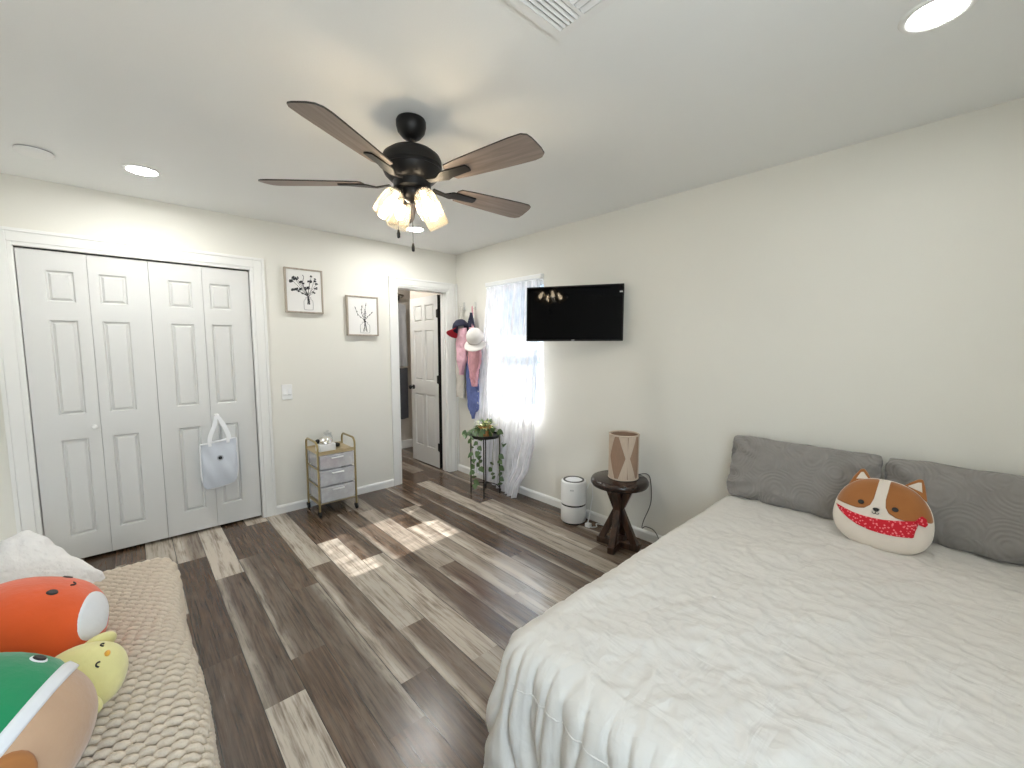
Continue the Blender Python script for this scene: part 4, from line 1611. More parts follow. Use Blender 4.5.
for vn in vines:
    P = smooth_path(vn, 6)
    k = MB()
    k.mi = 1
    k.tube(P, 0.0022, 6)
    k.mi = 0
    for i, p in enumerate(P):
        if (i % 3 == 0 and (vn[0][0] < 0 or i > 20 or i < 9)) or i == len(P) - 1:
            a = rnd.uniform(0, 2 * PI)
            leaf_geo(k, p, (math.cos(a) * .8 - .25, math.sin(a) * .8 - .3, -.55), rnd.uniform(.050, .075), rnd.uniform(.020, .029), .25, (-.6, -.6, .5))
    k.build('vine', ['leaf', 'vine'], t, smooth=180)

# ================================================================= AIR PURIFIER
t = thing('air_purifier', 'white round air purifier with dark bands on the floor by the wall', 'air purifier', (-0.130, -1.800, 0.0))
k = MB()
k.lathe([(0, 0.0), (0.090, 0.0), (0.092, 0.014), (0, 0.014)], 48, cap=False)
k.build('base', 'black', t, smooth=30)
k = MB()
k.lathe([(0, 0.014), (0.098, 0.014), (0.102, 0.020), (0.102, 0.148), (0, 0.148)], 56, cap=False)
k.build('lower_body', 'white', t, smooth=40)
k = MB()
k.lathe([(0, 0.148), (0.0985, 0.148), (0.0985, 0.162), (0, 0.162)], 56, cap=False)
k.build('dark_band', 'black', t, smooth=40)
k = MB()
k.lathe([(0, 0.162), (0.102, 0.162), (0.102, 0.330), (0.098, 0.342), (0.086, 0.348), (0.086, 0.343), (0, 0.343)], 56, cap=False)
k.build('upper_body', 'white', t, smooth=40)
k = MB()
k.lathe([(0.084, 0.344), (0.084, 0.352), (0.072, 0.352), (0.070, 0.346)], 56, cap=False)
k.build('control_ring', 'cord', t, smooth=40)
k = MB()
k.lathe([(0, 0.3435), (0.069, 0.3435), (0.069, 0.347), (0, 0.349)], 48, cap=False)
for i in range(5):
    k.lathe([(0.012 + i * .012, 0.3478), (0.012 + i * .012, 0.350), (0.016 + i * .012, 0.350), (0.016 + i * .012, 0.3478)], 40, cap=False)
k.build('grille', 'bagtrim', t, smooth=40)
k = MB()
for i in range(4):
    a = R(205 + i * 4.2)
    c, s = math.cos(a), math.sin(a)
    k.bar((0.1023 * c, .1023 * s, 0.282), (0.1023 * c, .1023 * s, 0.294), 0.004, 0.0008, (c, s, 0))
k.build('logo', 'grey', t)
o = MB()
o.tube(smooth_path([(-0.040, -1.86, 0.26), (-0.032, -1.905, 0.33), (-0.028, -1.915, 0.22), (-0.03, -1.90, 0.12), (-0.06, -1.91, 0.05), (-0.115, -1.935, 0.008), (-0.14, -1.98, 0.008), (-0.10, -2.01, 0.008), (-0.06, -1.98, 0.010), (-0.035, -2.03, 0.008), (-0.035, -2.12, 0.008)], 8), 0.004, 8)
o.box(-0.150, -0.115, -1.975, -1.935, 0.001, 0.028)
tag(o.build('power_cord', 'white', smooth=50), 'white power cord and adapter lying beside the air purifier', 'cord')

# ================================================================= STOOL, LAMP
SX, SY = -0.232, -2.292
t = thing('wooden_stool', 'dark wooden stool with a thick round top and crossed legs', 'stool', (SX, SY, 0), R(-6))
k = MB()
k.lathe([(0, 0.447), (0.170, 0.447), (0.192, 0.455), (0.200, 0.470), (0.200, 0.484), (0.192, 0.499), (0.175, 0.506), (0, 0.507)], 48, cap=False)
k.build('seat', 'stooltop', t, smooth=40)
for i, a in enumerate((R(20), R(110))):
    c, s = math.cos(a), math.sin(a)
    sd = (-s, c, 0)
    off = 0.0
    for sg in (-1, 1):
        k = MB()
        top = Vector((sg * .085 * c, sg * .085 * s, 0.445))
        mid = Vector((sg * .012 * c, sg * .012 * s, 0.275))
        bot = Vector((sg * .122 * c, sg * .122 * s, 0.035))
        k.bar(top, mid + (mid - top) * .06, 0.046, 0.046, sd)
        k.bar(mid + (mid - bot) * .06, bot, 0.046, 0.046, sd)
        k.build('leg', 'stool', t, bevel=0.004)
for a in (R(20), R(110)):
    c, s = math.cos(a), math.sin(a)
    k = MB()
    zt = .001 if a < 1 else 0.0
    k.bar((-.155 * c, -.155 * s, 0.0235), (.155 * c, .155 * s, 0.0235), 0.050, 0.045 + zt)
    k.build('foot_rail', 'stool', t, bevel=0.004)
    k = MB()
    k.bar((-.11 * c, -.11 * s, 0.432), (.11 * c, .11 * s, 0.432), 0.050, 0.030 + zt)
    k.build('top_rail', 'stool', t, bevel=0.003)

LX, LY, LZ = -0.218, -2.312, 0.5075
LR, LH = 0.100, 0.315
t = thing('table_lamp', 'beige string table lamp with woven diamonds, standing on the stool', 'lamp', (LX, LY, LZ))
k = MB()
k.lathe([(0, 0), (0.060, 0), (0.060, 0.012), (0.014, 0.016), (0.014, 0.09), (0, 0.09)], 24, cap=False)
k.ball((0, 0, 0.12), (0.028, .028, .036), 16, 12)
k.build('lamp_base', 'white', t, smooth=50)
k = MB()
NS = 150
for i in range(NS):
    a = 2 * PI * i / NS
    c, s = math.cos(a), math.sin(a)
    k.tube([((LR - .006) * c, (LR - .006) * s, 0.012), ((LR - .006) * c, (LR - .006) * s, LH - .010)], 0.0024, 5, caps=False)
k.build('string_shade', 'rope', t, smooth=180)
# gathered strings that form hourglass bands with diamonds between
k = MB()
NB = 4
for b_ in range(NB):
    a0 = R(228) + 2 * PI * b_ / NB
    for i in range(-10, 11):
        f = i / 10.0
        if abs(f) < .06:
            continue
        P = []
        for q in range(13):
            v = q / 12
            pinch = 0.20 + 0.80 * abs(2 * v - 1)
            a = a0 + f * pinch * 0.62
            P.append(((LR) * math.cos(a), (LR) * math.sin(a), lerp(0.008, LH - .006, v)))
        k.tube(P, 0.0033, 5, caps=False)
k.build('woven_pattern', 'ropelight', t, smooth=180)
for zz in (0.006, LH - .004):
    k = MB()
    k.tube([(LR * math.cos(2 * PI * i / 40), LR * math.sin(2 * PI * i / 40), zz) for i in range(40)], 0.006, 8, closed=True)
    k.build('rim', 'ropelight', t, smooth=180)
k = MB()
k.tube(smooth_path([(-0.12, -2.36, 0.516), (-0.05, -2.40, 0.514), (-0.020, -2.415, 0.46), (-0.016, -2.42, 0.30), (-0.020, -2.37, 0.15), (-0.022, -2.36, 0.09), (-0.022, -2.39, 0.11), (-0.024, -2.46, 0.10), (-0.03, -2.51, 0.03), (-0.04, -2.515, 0.006), (-0.05, -2.56, 0.006)], 8), 0.003, 8)
tag(k.build('lamp_cord', 'cord', smooth=60), 'thin dark lamp cord running from the stool down to the baseboard', 'cord')

# ================================================================= BED
BX, BY0, BY1 = -1.940, -4.52, -2.985       # foot end, far-camera side and window side
t = thing('bed', 'large bed with its head against the cream wall', 'bed', (0, 0, 0))
k = MB()
k.box(BX + .03, -.03, BY0 + .03, BY1 - .03, 0.10, 0.27)
k.build('bed_base', 'bedbase', t, bevel=0.01)
k = MB()
k.box(BX + .015, -.02, BY0, BY1, 0.27, 0.520)
k.build('mattress', 'mattress', t, bevel=0.05, seg=4)
for x in (BX + .12, -.15):
    for y in (BY0 + .12, BY1 - .12):
        k = MB()
        k.lathe([(0, 0), (0.025, 0), (0.035, 0.10), (0, 0.10)], 16, (x, y, 0), cap=False)
        k.build('leg', 'black', t, smooth=40)


def bedding(name, label, zt, r, over, lay, amp, seed, m_, wr=0.006, x_off=0.0, flap=0.16, seam=None):
    """cloth over the mattress: top, rolled edge, hanging skirt with folds"""
    cr = 0.09
    rx0, rx1, ry0, ry1 = BX - x_off, -0.035, BY0 - x_off, BY1 + x_off

    def q_at(u, v):
        # signed distance to the rounded rectangle open at the head end
        px, py = u, v
        cx = min(max(px, rx0 + cr), rx1 + 5)
        cy = min(max(py, ry0 + cr), ry1 - cr)
        dx, dy = px - cx, py - cy
        L_ = math.hypot(dx, dy)
        if L_ < 1e-6:
            dd = -min(px - rx0, ry1 - py, py - ry0)
            return dd, None, None
        nx, ny = dx / L_, dy / L_
        return L_ - cr, (cx + nx * cr, cy + ny * cr), (nx, ny)
    nu, nv = 340, 340
    u0, u1, v0, v1 = rx0 - over, rx1, ry0 - over * .7, ry1 + over
    mb = MB()

    def P(i, j):
        return cloth_at(lerp(u0, u1, i / nu), lerp(v0, v1, j / nv))

    def cloth_at(u, v, up=0.0):
        d_, c, n_ = q_at(u, v)
        w1 = fbm((u * 2.3 + seed, v * 2.0, seed), 4)
        w2 = abs(fbm((u * 3.4 + v * 1.9 + seed, v * 4.2 - u * 1.4, seed + 4), 3))
        w3 = abs(fbm((u * 7 + v * 3 + seed, v * 9 - u * 4, seed + 9), 3))
        w4 = abs(fbm((u * 15 - v * 6, v * 17 + u * 7, seed + 2), 2))
        zz = wr * (0.6 * w1 + 1.0 * (0.45 - w2 ** .8) + 0.85 * (0.4 - w3 ** .7) + 0.45 * (0.4 - w4 ** .7))
        # soft ridges radiating over the top
        zz += wr * 0.5 * math.sin(18 * (u * .5 + v) + 5 * w1) * sstep(-.9, .3, w1)
        if d_ <= -r or c is None:
            return Vector((u, v, zt + zz + up))
        s = d_ + r
        per = (c[1] if abs(n_[0]) > .9 else (c[0] * -1 if abs(n_[1]) > .9 else math.atan2(n_[1], n_[0]) * .35))
        ang = math.atan2(n_[1], n_[0])
        per = c[0] * -0.8 + c[1] * 1.0 + ang * 0.12
        arc = r * PI / 2
        if s < arc:
            a = s / r
            out = -r + r * math.sin(a)
            z_ = zt - r * (1 - math.cos(a)) + zz * (1 - s / arc)
            hang = 0
        else:
            hang = s - arc
            out = 0
            z_ = zt - r - hang * 0.985
        f = sstep(0.03, 0.30, s)
        w5 = fbm((per * 2.2 + seed, hang * 1.5, seed), 2)

        def pleat(q):
            # rounded ridge with a narrow valley
            return 1 - 2 * (1 - abs(math.sin(q))) ** 2.2
        fold = amp * f * (0.8 * math.sin(per * 15 + seed + 2.2 * w1) + 0.9 * pleat(per * 17 + 1.7 * seed + hang * 1.6 + 2.5 * w5)
                          + 0.55 * pleat(per * 38 + hang * 2.2 + 3.5 * w5) + 0.22 * pleat(per * 83 + hang * 4 + 4 * w5))
        corner = abs(n_[0] * n_[1]) * 2
        micro = wr * 0.55 * pleat(per * 62 + 5 * w5 + 2 * w1) * sstep(0.0, 0.10, s) * sstep(0.55, 0.2, s)
        out += fold + micro + 0.10 * f * lay + hang * (0.06 * lay + flap * corner * max(lay, 0.6)) + up
        if z_ < 0.008:
            out += (0.008 - z_) * 0.8
            z_ = 0.008 + 0.01 * abs(math.sin(per * 40))
        return Vector((c[0] + n_[0] * out, c[1] + n_[1] * out, z_))
    mb.grid(P, nu, nv)
    o = mb.build(name, m_, smooth=180, solid=0.006)
    if seam:
        k_ = MB()
        k_.tube([cloth_at(rx0 - seam, lerp(ry0 + .1, ry1 - .05, q_ / 120), 0.0025) for q_ in range(121)], 0.0028, 6)
        k_.build('stitched_seam', m_, o, smooth=180)
    return tag(o, label, 'bedding')


bedding('bed_sheet', 'white under sheet whose corner hangs out low at the foot of the bed', 0.526, 0.05, 0.40, 0.0, 0.003, 2.0, 'duvet', wr=0.0, flap=0.42)
bedding('comforter', 'wrinkled white comforter spread over the whole bed', 0.553, 0.080, 0.50, 0.10, 0.022, 5.0, 'duvet', wr=0.010, x_off=0.020, flap=0.04, seam=0.066)


def pillow_mesh(hw_, hh_, tk, n_=3.2, nu=60, nv=40, seed=0.0, rough=0.006, pinch=0.06):
    """cushion in the local x-z plane, thickness along y"""
    mb = MB()
    for sgn in (-1, 1):
        def P(i, j):
            u, v = -1 + 2 * i / nu, -1 + 2 * j / nv
            # spend more points near the seam
            u = math.sin(u * PI / 2)
            v = math.sin(v * PI / 2)
            h = (max(0, 1 - abs(u) ** n_) * max(0, 1 - abs(v) ** n_)) ** 0.52
            hem = 1 + 0.030 * fbm((u * 2.6 + seed, v * 2.6, seed), 3) - 0.055 * (abs(u) * abs(v)) ** 6
            x = hw_ * u * hem * (1 - pinch * (1 - abs(v) ** 2) * abs(u) ** 3)
            z_ = hh_ * v * hem * (1 - pinch * (1 - abs(u) ** 2) * abs(v) ** 3)
            edge = 1 - h
            wr_ = rough * fbm((x * 9 + seed, z_ * 9, seed * 2.1), 3) * (0.5 + edge) + rough * 0.8 * math.sin(math.atan2(v, u) * 17 + seed * 3 + 3 * fbm((x * 4, z_ * 4, seed))) * edge * min(1, h * 3)
            return Vector((x, sgn * (tk * h + (wr_ if h > 0.02 else 0)), z_))
        mb.grid(P, nu, nv)
    bmesh.ops.remove_doubles(mb.b, verts=mb.b.verts[:], dist=0.0004)
    return mb


for i, (yc, lab) in enumerate(((-3.322, 'grey stitched pillow left of the corgi plush, at the window end'), (-4.005, 'grey stitched pillow right of the corgi plush, cut off by the photo edge'))):
    k = pillow_mesh(0.343, 0.184, 0.075, 3.0, seed=3.0 + 4 * i, rough=0.022, pinch=0.03)
    # a sewn hem along the bottom
    o = k.build('pillow', 'pillow', loc=(-0.122, yc, 0.727), smooth=180, rot=(R(-13), 0, R(-90)))
    tag(o, lab, 'pillow', 'grey pillows along the bed head')


# ================================================================= PLUSH TOYS
def basis(up, face):
    U = Vector(up).normalized()
    F = Vector(face)
    F = (F - U * F.dot(U)).normalized()
    y = -F
    x = y.cross(U).normalized()
    return Matrix((x, y, U)).transposed()


def plush_root(name, label, cat, c, up, face):
    t = thing(name, label, cat, c)
    t.rotation_euler = basis(up, face).to_euler()
    return t


class Body:
    """soft body with local z up and face towards -y; surf(az, el) gives a surface point"""
    def __init__(self, rx, ry, rz, belly=0.10, top=0.0, ex=2.3, seed=0.0, lump=0.01):
        self.a = (rx, ry, rz, belly, top, ex, seed, lump)

    def surf(self, az, el, off=0.0):
        rx, ry, rz, belly, top, ex, seed, lump = self.a
        d = Vector((math.sin(az) * math.cos(el), -math.cos(az) * math.cos(el), math.sin(el)))
        s = (abs(d.x) ** ex + abs(d.y) ** ex + abs(d.z) ** ex) ** (-1 / ex)
        p = d * s
        w = 1 + belly * (-p.z) - top * max(0, p.z) ** 2
        n_ = 1 + lump * fbm((d.x * 2.2 + seed, d.y * 2.2, d.z * 2.2 + seed), 2)
        q = Vector((p.x * rx * w * n_, p.y * ry * w * n_, p.z * rz * n_))
        if off:
            q += q.normalized() * off
        return q

    def mesh(self, nu=56, nv=36):
        mb = MB()
        rings = []
        for j in range(nv + 1):
            el = -PI / 2 + PI * j / nv
            if j in (0, nv):
                rings.append([mb.b.verts.new(self.surf(0, el))])
            else:
                rings.append([mb.b.verts.new(self.surf(2 * PI * i / nu, el)) for i in range(nu)])
        for A, B in zip(rings, rings[1:]):
            for i in range(nu):
                i2 = (i + 1) % nu
                if len(A) == 1:
                    mb.b.faces.new((A[0], B[i2], B[i]))
                elif len(B) == 1:
                    mb.b.faces.new((A[i], A[i2], B[0]))
                else:
                    mb.b.faces.new((A[i], A[i2], B[i2], B[i]))
        return mb

    def star(self, pts, off=0.0015, rings=9, c=None, thick=0.002):
        """patch lying on the body; pts = (az, el) outline"""
        mb = MB()
        n_ = len(pts)
        c = c or (sum(p[0] for p in pts) / n_, sum(p[1] for p in pts) / n_)
        def at_(i, k_):
            f = k_ / rings
            az, el = lerp(c[0], pts[i % n_][0], f), lerp(c[1], pts[i % n_][1], f)
            o_ = off if k_ < rings else -thick
            if k_ == rings:
                f = 1.0
            return self.surf(az, el, o_)
        ce = mb.b.verts.new(self.surf(c[0], c[1], off))
        R_ = [[mb.b.verts.new(at_(i, k_)) for i in range(n_)] for k_ in range(1, rings + 1)]
        for i in range(n_):
            mb.b.faces.new((ce, R_[0][i], R_[0][(i + 1) % n_]))
        for A, B in zip(R_, R_[1:]):
            for i in range(n_):
                mb.b.faces.new((A[i], B[i], B[(i + 1) % n_], A[(i + 1) % n_]))
        return mb

    def band(self, lo, hi, off=0.003, n_=60, m_=8):
        """strip between two (az, el) curves given as functions of t"""
        mb = MB()
        def P(i, j):
            a, b_ = lo(i / n_), hi(i / n_)
            f = j / m_
            o_ = off if 0 < j < m_ else -0.002
            return self.surf(lerp(a[0], b_[0], f), lerp(a[1], b_[1], f), o_)
        mb.grid(P, n_, m_)
        return mb


def ell(az, el, ra, re, n_=24):
    return [(az + ra * math.cos(2 * PI * i / n_), el + re * math.sin(2 * PI * i / n_)) for i in range(n_)]


def resample(pts, n_=72):
    """closed outline -> evenly spaced points"""
    P = [Vector((p[0], p[1], 0)) for p in pts]
    P.append(P[0])
    L_ = [0]
    for a, b_ in zip(P, P[1:]):
        L_.append(L_[-1] + (b_ - a).length)
    out = []
    for i in range(n_):
        s = L_[-1] * i / n_
        for q in range(len(P) - 1):
            if L_[q] <= s <= L_[q + 1] and L_[q + 1] > L_[q]:
                v = P[q].lerp(P[q + 1], (s - L_[q]) / (L_[q + 1] - L_[q]))
                out.append((v.x, v.y))
                break
    return out


# ---------------------------------------------------------------- corgi on the bed
t = thing('corgi_plush', 'round corgi plush with a red bandana leaning on the grey pillows', 'plush toy', (-0.350, -3.690, 0.692))
t.rotation_euler = (R(-14), R(2), R(-90))
DA, DB, DT = 0.165, 0.155, 0.070


def dsurf(u, v, off=0.0, side=-1):
    ex = 2.35
    r_ = (abs(u) ** ex + abs(v) ** ex) ** (1 / ex)
    h = max(0.0, 1 - r_ ** 2.6) ** 0.5
    wx = 1 - 0.10 * v
    return Vector((DA * u * wx, side * (DT * h + off), DB * v))


def dpatch(name, m_, pts, off=0.0018, parent=t, c=None, rings=10, n_=72):
    pts = resample(pts, n_)
    mb = MB()
    c = c or (sum(p[0] for p in pts) / n_, sum(p[1] for p in pts) / n_)
    ce = mb.b.verts.new(dsurf(c[0], c[1], off))
    R_ = []
    for k_ in range(1, rings + 2):
        f = min(1.0, k_ / rings)
        o_ = off if k_ <= rings else -0.003
        R_.append([mb.b.verts.new(dsurf(lerp(c[0], p[0], f), lerp(c[1], p[1], f), o_)) for p in pts])
    for i in range(n_):
        mb.b.faces.new((ce, R_[0][i], R_[0][(i + 1) % n_]))
    for A, B in zip(R_, R_[1:]):
        for i in range(n_):
            mb.b.faces.new((A[i], B[i], B[(i + 1) % n_], A[(i + 1) % n_]))
    return mb.build(name, m_, parent, smooth=180)


k = MB()
for side in (-1, 1):
    NR, NA = 22, 80
    rings = []
    for q in range(NR + 1):
        r_ = math.sin(PI / 2 * q / NR)
        row = []
        for i in range(NA):
            th = 2 * PI * i / NA
            c, s = math.cos(th), math.sin(th)
            f = (abs(c) ** 2.35 + abs(s) ** 2.35) ** (-1 / 2.35)
            row.append(k.b.verts.new(dsurf(r_ * c * f, r_ * s * f, 0, side)))
        rings.append(row)
    for A, B in zip(rings, rings[1:]):
        for i in range(NA):
            k.b.faces.new((A[i], A[(i + 1) % NA], B[(i + 1) % NA], B[i]))
bmesh.ops.remove_doubles(k.b, verts=k.b.verts[:], dist=0.0003)
k.build('body', 'cream', t, smooth=180)


def arc_out(a0, a1, n_=14, r_=0.985):
    o_ = []
    for i in range(n_ + 1):
        th = R(lerp(a0, a1, i / n_))
        c, s = math.cos(th), math.sin(th)
        f = (abs(c) ** 2.35 + abs(s) ** 2.35) ** (-1 / 2.35)
        o_.append((r_ * c * f, r_ * s * f))
    return o_


dpatch('face_patch', 'corgi', [(-.14, .93), (-.15, .7), (-.17, .42), (-.22, .22), (-.33, .10), (-.46, .06), (-.60, .07), (-.78, .10), (-.95, .14)] + arc_out(168, 99), c=(-.5, .45))
dpatch('face_patch', 'corgi', [(.10, .93), (.09, .7), (.07, .45), (.09, .24), (.16, .11), (.30, .03), (.48, .01), (.66, .05), (.82, .09), (.96, .10)] + arc_out(8, 84), c=(.45, .42))
lo = [(-.93, .0), (-.82, -.13), (-.61, -.29), (-.40, -.40), (-.17, -.46), (.05, -.475), (.267, -.463), (.45, -.43), (.645, -.38)]
hi = [(-.95, .03), (-.78, -.02), (-.55, -.09), (-.33, -.115), (-.11, -.115), (.10, -.09), (.267, -.05), (.48, .01), (.70, .09)]
dpatch('bandana', 'bandana', lo + [(.67, -.2), (.72, .0)] + hi[::-1], off=0.004, c=(-.1, -.25), n_=90)
dpatch('bandana_knot', 'bandana', [(.66, .08), (.72, .17), (.78, .24), (.86, .19), (.89, .05), (.84, -.03), (.76, -.01), (.70, .0)], off=0.010, n_=32)
for u in (-.42, .277):
    dpatch('eye', 'eye', [(u + .068 * math.cos(2 * PI * i / 20), .25 + .062 * math.sin(2 * PI * i / 20)) for i in range(20)], off=0.004, rings=4, n_=24)
dpatch('nose', 'eye', [(-.16, .15), (-.12, .18), (-.06, .18), (-.02, .15), (-.05, .09), (-.09, .07), (-.13, .09)], off=0.006, rings=4, n_=24)
k = MB()
P = [dsurf(u, v, 0.003) for u, v in ((-.16, .055), (-.14, .02), (-.10, .02), (-.09, .06), (-.08, .02), (-.04, .02), (-.02, .055))]
k.tube(smooth_path(P, 4), 0.0013, 6)
k.build('mouth', 'eye', t, smooth=180)
for (pts, inn) in (([(-.80, .60), (-.70, .92), (-.58, 1.16), (-.50, 1.20), (-.42, 1.10), (-.30, .90)], [(-.64, .86), (-.555, 1.08), (-.50, 1.10), (-.38, .93)]),
                   ([(.30, .88), (.46, 1.05), (.62, 1.20), (.70, 1.20), (.76, 1.0), (.84, .62)], [(.43, .95), (.62, 1.10), (.68, 1.11), (.72, .85)])):
    k = MB()
    P3 = [Vector((DA * u * .97, 0.004 - 0.02 * max(0, 1 - abs(v)), DB * v)) for u, v in pts]
    k.prism([p + Vector((0, -.010, 0)) for p in P3], (0, .018, 0))
    e_ = k.build('ear', 'corgi', t, bevel=0.005, seg=3)
    k = MB()
    k.prism([Vector((DA * u * .97, -.010, DB * v)) for u, v in inn], (0, .004, 0))
    k.build('inner_ear', 'cream', e_, bevel=0.001)

# ================================================================= SOFA, KNIT BLANKET
SFX0, SFX1, SFY0, SFY1, SFZ = -3.42, -2.655, -3.32, -1.335, 0.425
t = thing('sofa', 'low dark sofa under a chunky knit blanket', 'sofa', (0, 0, 0))
k = MB()
k.box(SFX0, SFX1 - .02, SFY0, SFY1 - .01, 0.20, SFZ - .032)
k.build('seat', 'sofa', t, bevel=0.05, seg=4)
k = MB()
k.box(SFX0 + .02, SFX1 - .04, SFY0 + .03, SFY1 - .03, 0.08, 0.20)
k.build('frame', 'bedbase', t, bevel=0.01)
k = MB()
k.prism([(XL + .01, SFY0, 0.20), (SFX0 + .10, SFY0, 0.40), (SFX0 + .03, SFY0, 0.85), (XL + .01, SFY0, 0.85)], (0, SFY1 - SFY0, 0))
k.build('backrest', 'sofa', t, bevel=0.03, seg=3)
for x in (SFX0 + .06, SFX1 - .08):
    for y in (SFY0 + .1, SFY1 - .1):
        k = MB()
        k.lathe([(0, 0), (0.018, 0), (0.024, 0.08), (0, 0.08)], 16, (x, y, 0), cap=False)
        k.build('leg', 'black', t, smooth=40)


def knit():
    """rows of thick looped yarn laid over the seat, rolling over the front edge and the far end"""
    RR = 0.060
    WX = 0.062

    def surf(u, v, h):
        """u runs across (0 at front edge, + towards the wall, - down the front); v along; h = height above cloth"""
        x, z_, nx, nz_ = SFX1 - u, SFZ, 0.0, 1.0
        if u < RR:
            s = RR - u
            if s < RR * PI / 2:
                a = s / RR
                x, z_ = SFX1 - RR + RR * math.sin(a), SFZ - RR * (1 - math.cos(a))
                nx, nz_ = math.sin(a), math.cos(a)
            else:
                x, z_ = SFX1, SFZ - RR - (s - RR * PI / 2)
                nx, nz_ = 1.0, 0.0
        ye = SFY1 + 0.005
        y, ny = v, 0.0
        dz = 0.0
        r2 = 0.085
        if v > ye - r2:
            s = v - (ye - r2)
            if s < r2 * PI / 2:
                a = s / r2
                y = ye - r2 + r2 * math.sin(a)
                dz = -r2 * (1 - math.cos(a))
                ny = math.sin(a)
                nz_ *= math.cos(a)
                # the front corner is rounded in plan as well
                if u < 0.10:
                    x -= 0.05 * (1 - max(0, u) / 0.10) * math.sin(a) ** 2
            else:
                y = ye
                dz = -r2 - (s - r2 * PI / 2)
                ny, nz_ = 1.0, 0.0
                if u < 0.10:
                    x -= 0.05 * (1 - max(0, u) / 0.10)
        w = 0.008 * fbm((x * 3.1, y * 2.3, 1.7), 2) + 0.007 * math.sin(y * 5.5 + 1.0) * (1 if u > RR else max(0, u / RR))
        n_ = Vector((nx, ny, nz_))
        n_.normalize()
        p = Vector((x, y, z_ + dz + w))
        x_w = 0.006 * math.sin(y * 7.3) if u < RR else 0.0
        p.x += x_w
        return p + n_ * h
    mb = MB()
    # dark backing just under the yarn, its colour standing in for shade in the gaps
    mb.mi = 1
    NU, NV = 60, 130
    mb.grid(lambda i, j: surf(lerp(0.76, -0.30, i / NU), lerp(SFY0 + .005, SFY1 + 0.26, j / NV), 0.004), NU, NV)
    mb.mi = 0
    pitch, row = 0.0335, 0.0288
    nrows = int((SFY1 + 0.16 - (SFY0 + .02)) / row)
    ncol = int((0.72 + 0.20) / pitch)
    rnd = random.Random(5)
    T_ = [(-1.0, .34), (-.74, .76), (-.42, 1.0), (0, 1.06), (.42, 1.0), (.74, .76), (1.0, .34)]
    for j in range(nrows):
        v0 = SFY0 + .02 + j * row
        sh = (j * 0.21 + .12 * math.sin(j * .5)) % 1.0
        for i in range(ncol):
            u0 = 0.72 - (i + sh) * pitch
            ja, jb = rnd.uniform(-.0018, .0018), rnd.uniform(-.0018, .0018)
            pts, rad = [], []
            for t_, f in T_:
                uu = u0 - t_ * pitch * 0.70 + ja
                vv = v0 + jb + 0.0020 * math.sin(t_ * PI * 0.5) - 0.0042 * math.sin(t_ * PI)
                hh_ = 0.0120 * math.cos(t_ * PI * 0.5) + 0.0030 - 0.0030 * t_
                pts.append(surf(uu, vv, hh_))
                rad.append(0.0115 * f)
            mb.tube(pts, rad, 7)
    o = mb.build('knit_blanket', ['knit', 'sofa'], smooth=180, recalc=True)
    return tag(o, 'beige chunky knit blanket covering the sofa seat', 'blanket')


knit()

k = pillow_mesh(0.195, 0.18, 0.070, 3.0, nu=70, nv=60, seed=2.0, rough=0.014, pinch=0.05)
o = k.build('pillow', 'shag', smooth=180)
o.location = (-3.11, -1.46, 0.500)
o.rotation_euler = (Matrix.Rotation(R(18), 3, 'Z') @ Matrix.Rotation(R(-48), 3, 'X') @ Matrix.Rotation(R(64), 3, 'Y')).to_euler()
tag(o, 'fluffy white pillow at the far end of the sofa', 'pillow')

LEFT = Vector((-.735, .678, 0))

# ---------------------------------------------------------------- orange plush
c_or = Vector((-3.026, -2.100, 0.598))
t = plush_root('orange_plush', 'big orange plush with a white belly and golden tuft, behind the yellow chick', 'plush toy', c_or, (-.95, .20, .26), (.30, .05, .95))
B = Body(0.172, 0.155, 0.190, belly=0.06, top=0.12, ex=2.2, seed=3)
B.mesh().build('body', 'orange', t, smooth=180)
B.star(resample(ell(-0.45, -1.08, 0.95, 0.38, 40), 60), 0.002, 12).build('belly', 'pwhite', t, smooth=180)
for az in (-.36, .36):
    B.star(ell(az, -0.30, .075, .072), 0.003, 4).build('eye', 'eye', t, smooth=180)
k = MB()
k.tube([B.surf(a, e, .002) for a, e in ((-.11, -.44), (-.07, -.475), (-.03, -.485), (.01, -.475), (.05, -.44))], 0.0018, 6)
k.build('mouth', 'eye', t, smooth=180)
k = MB()
for a, h in ((-.35, .05), (0, .065), (.35, .05)):
    k.ball(B.surf(.35, .80) + Vector((a * .07, -.012, .012)), (0.030, 0.022, h * .8), 16, 10)
k.build('tuft', 'pyellow', t, smooth=180)

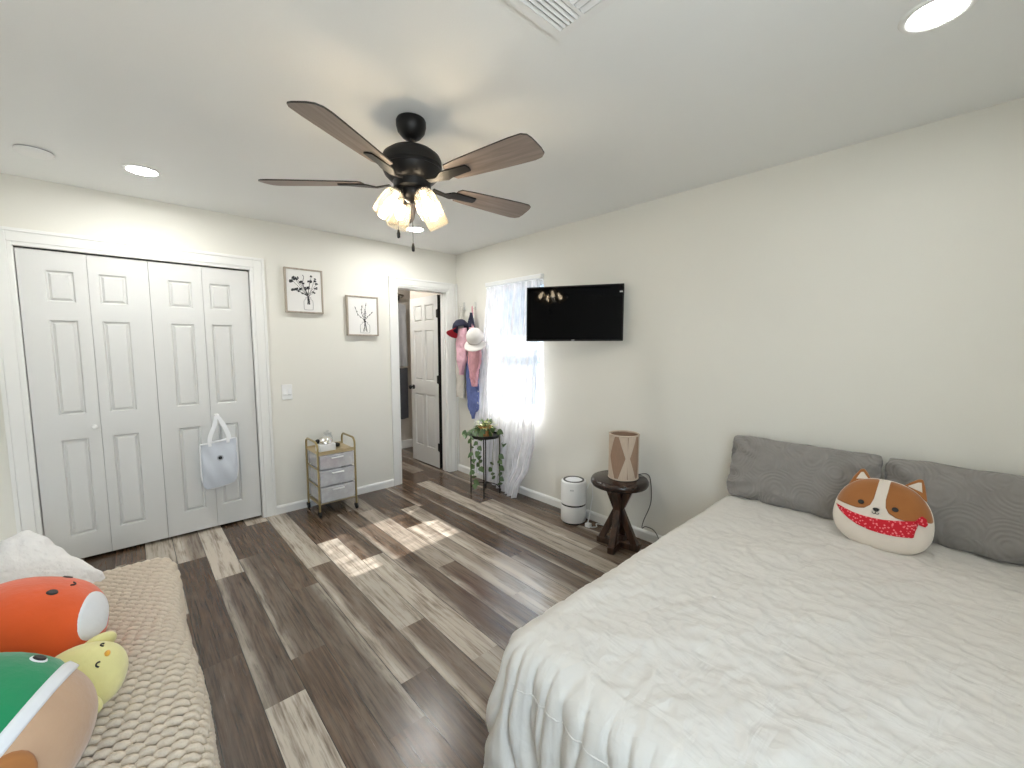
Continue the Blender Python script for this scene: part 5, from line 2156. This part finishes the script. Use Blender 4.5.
# ---------------------------------------------------------------- yellow chick
c_ch = Vector((-2.886, -2.345, 0.545))
t = plush_root('chick_plush', 'small pale yellow chick plush lying between the orange and green plush toys', 'plush toy', c_ch, (-.96, .05, .25), (.32, -.30, .88))
B = Body(0.088, 0.077, 0.092, belly=0.05, ex=2.15, seed=8)
B.mesh(44, 28).build('body', 'chick', t, smooth=180)
for sg in (-1, 1):
    k = MB()
    k.ball((0, 0, 0), (0.020, 0.030, 0.042), 20, 14, Matrix.Rotation(R(sg * -32), 3, 'Y'))
    k.build('wing', 'chick', t, B.surf(sg * 1.42, -.10) + Vector((sg * .006, -.004, -.008)), smooth=180)
for az in (-.36, .36):
    k = MB()
    k.tube([B.surf(az + .075 * math.cos(th), -.30 + .075 * math.sin(th), .0015) for th in [PI * q / 8 for q in range(9)]], 0.0020, 6)
    k.build('eye', 'eye', t, smooth=180)
k = MB()
k.ball(B.surf(0, -.43), (0.009, 0.007, 0.0065), 14, 10)
k.build('beak', 'pyellow', t, smooth=180)
k = MB()
for a in (-.5, 0, .5):
    k.ball(B.surf(0, PI / 2) + Vector((a * .014, -.012, .002)), (0.007, 0.007, 0.016), 10, 8)
k.build('tuft', 'pwhite', t, smooth=180)

# ---------------------------------------------------------------- green and tan duck
c_du = Vector((-3.040, -2.570, 0.612))
t = plush_root('duck_plush', 'large duck plush with a green head, white collar and tan body, nearest on the sofa', 'plush toy', c_du, (-.75, .30, .60), (.40, .85, .20))
B = Body(0.170, 0.164, 0.196, belly=0.10, top=0.10, ex=2.2, seed=5)
B.mesh().build('body', 'tan', t, smooth=180)
B.band(lambda t_: (2 * PI * t_, -.26), lambda t_: (2 * PI * t_, PI / 2 - .001), 0.004, 72, 16).build('head', 'green', t, smooth=180)
B.band(lambda t_: (2 * PI * t_, -.36), lambda t_: (2 * PI * t_, -.21), 0.007, 72, 6).build('collar', 'pwhite', t, smooth=180)
for az in (-1.02, 1.02):
    B.star(ell(az, .0, .105, .095), 0.006, 4).build('eye_ring', 'pwhite', t, smooth=180)
    B.star(ell(az, .0, .080, .070), 0.009, 4).build('eye', 'eye', t, smooth=180)
k = MB()
k.ball(B.surf(0, .22) + Vector((0, -.010, 0)), (0.040, 0.026, 0.016), 20, 12)
k.build('beak', 'pyellow', t, smooth=180)
for sg in (-1, 1):
    B.star(ell(sg * 2.35, -.52, .34, .24), 0.012, 8).build('wing', 'pbrown', t, smooth=180)
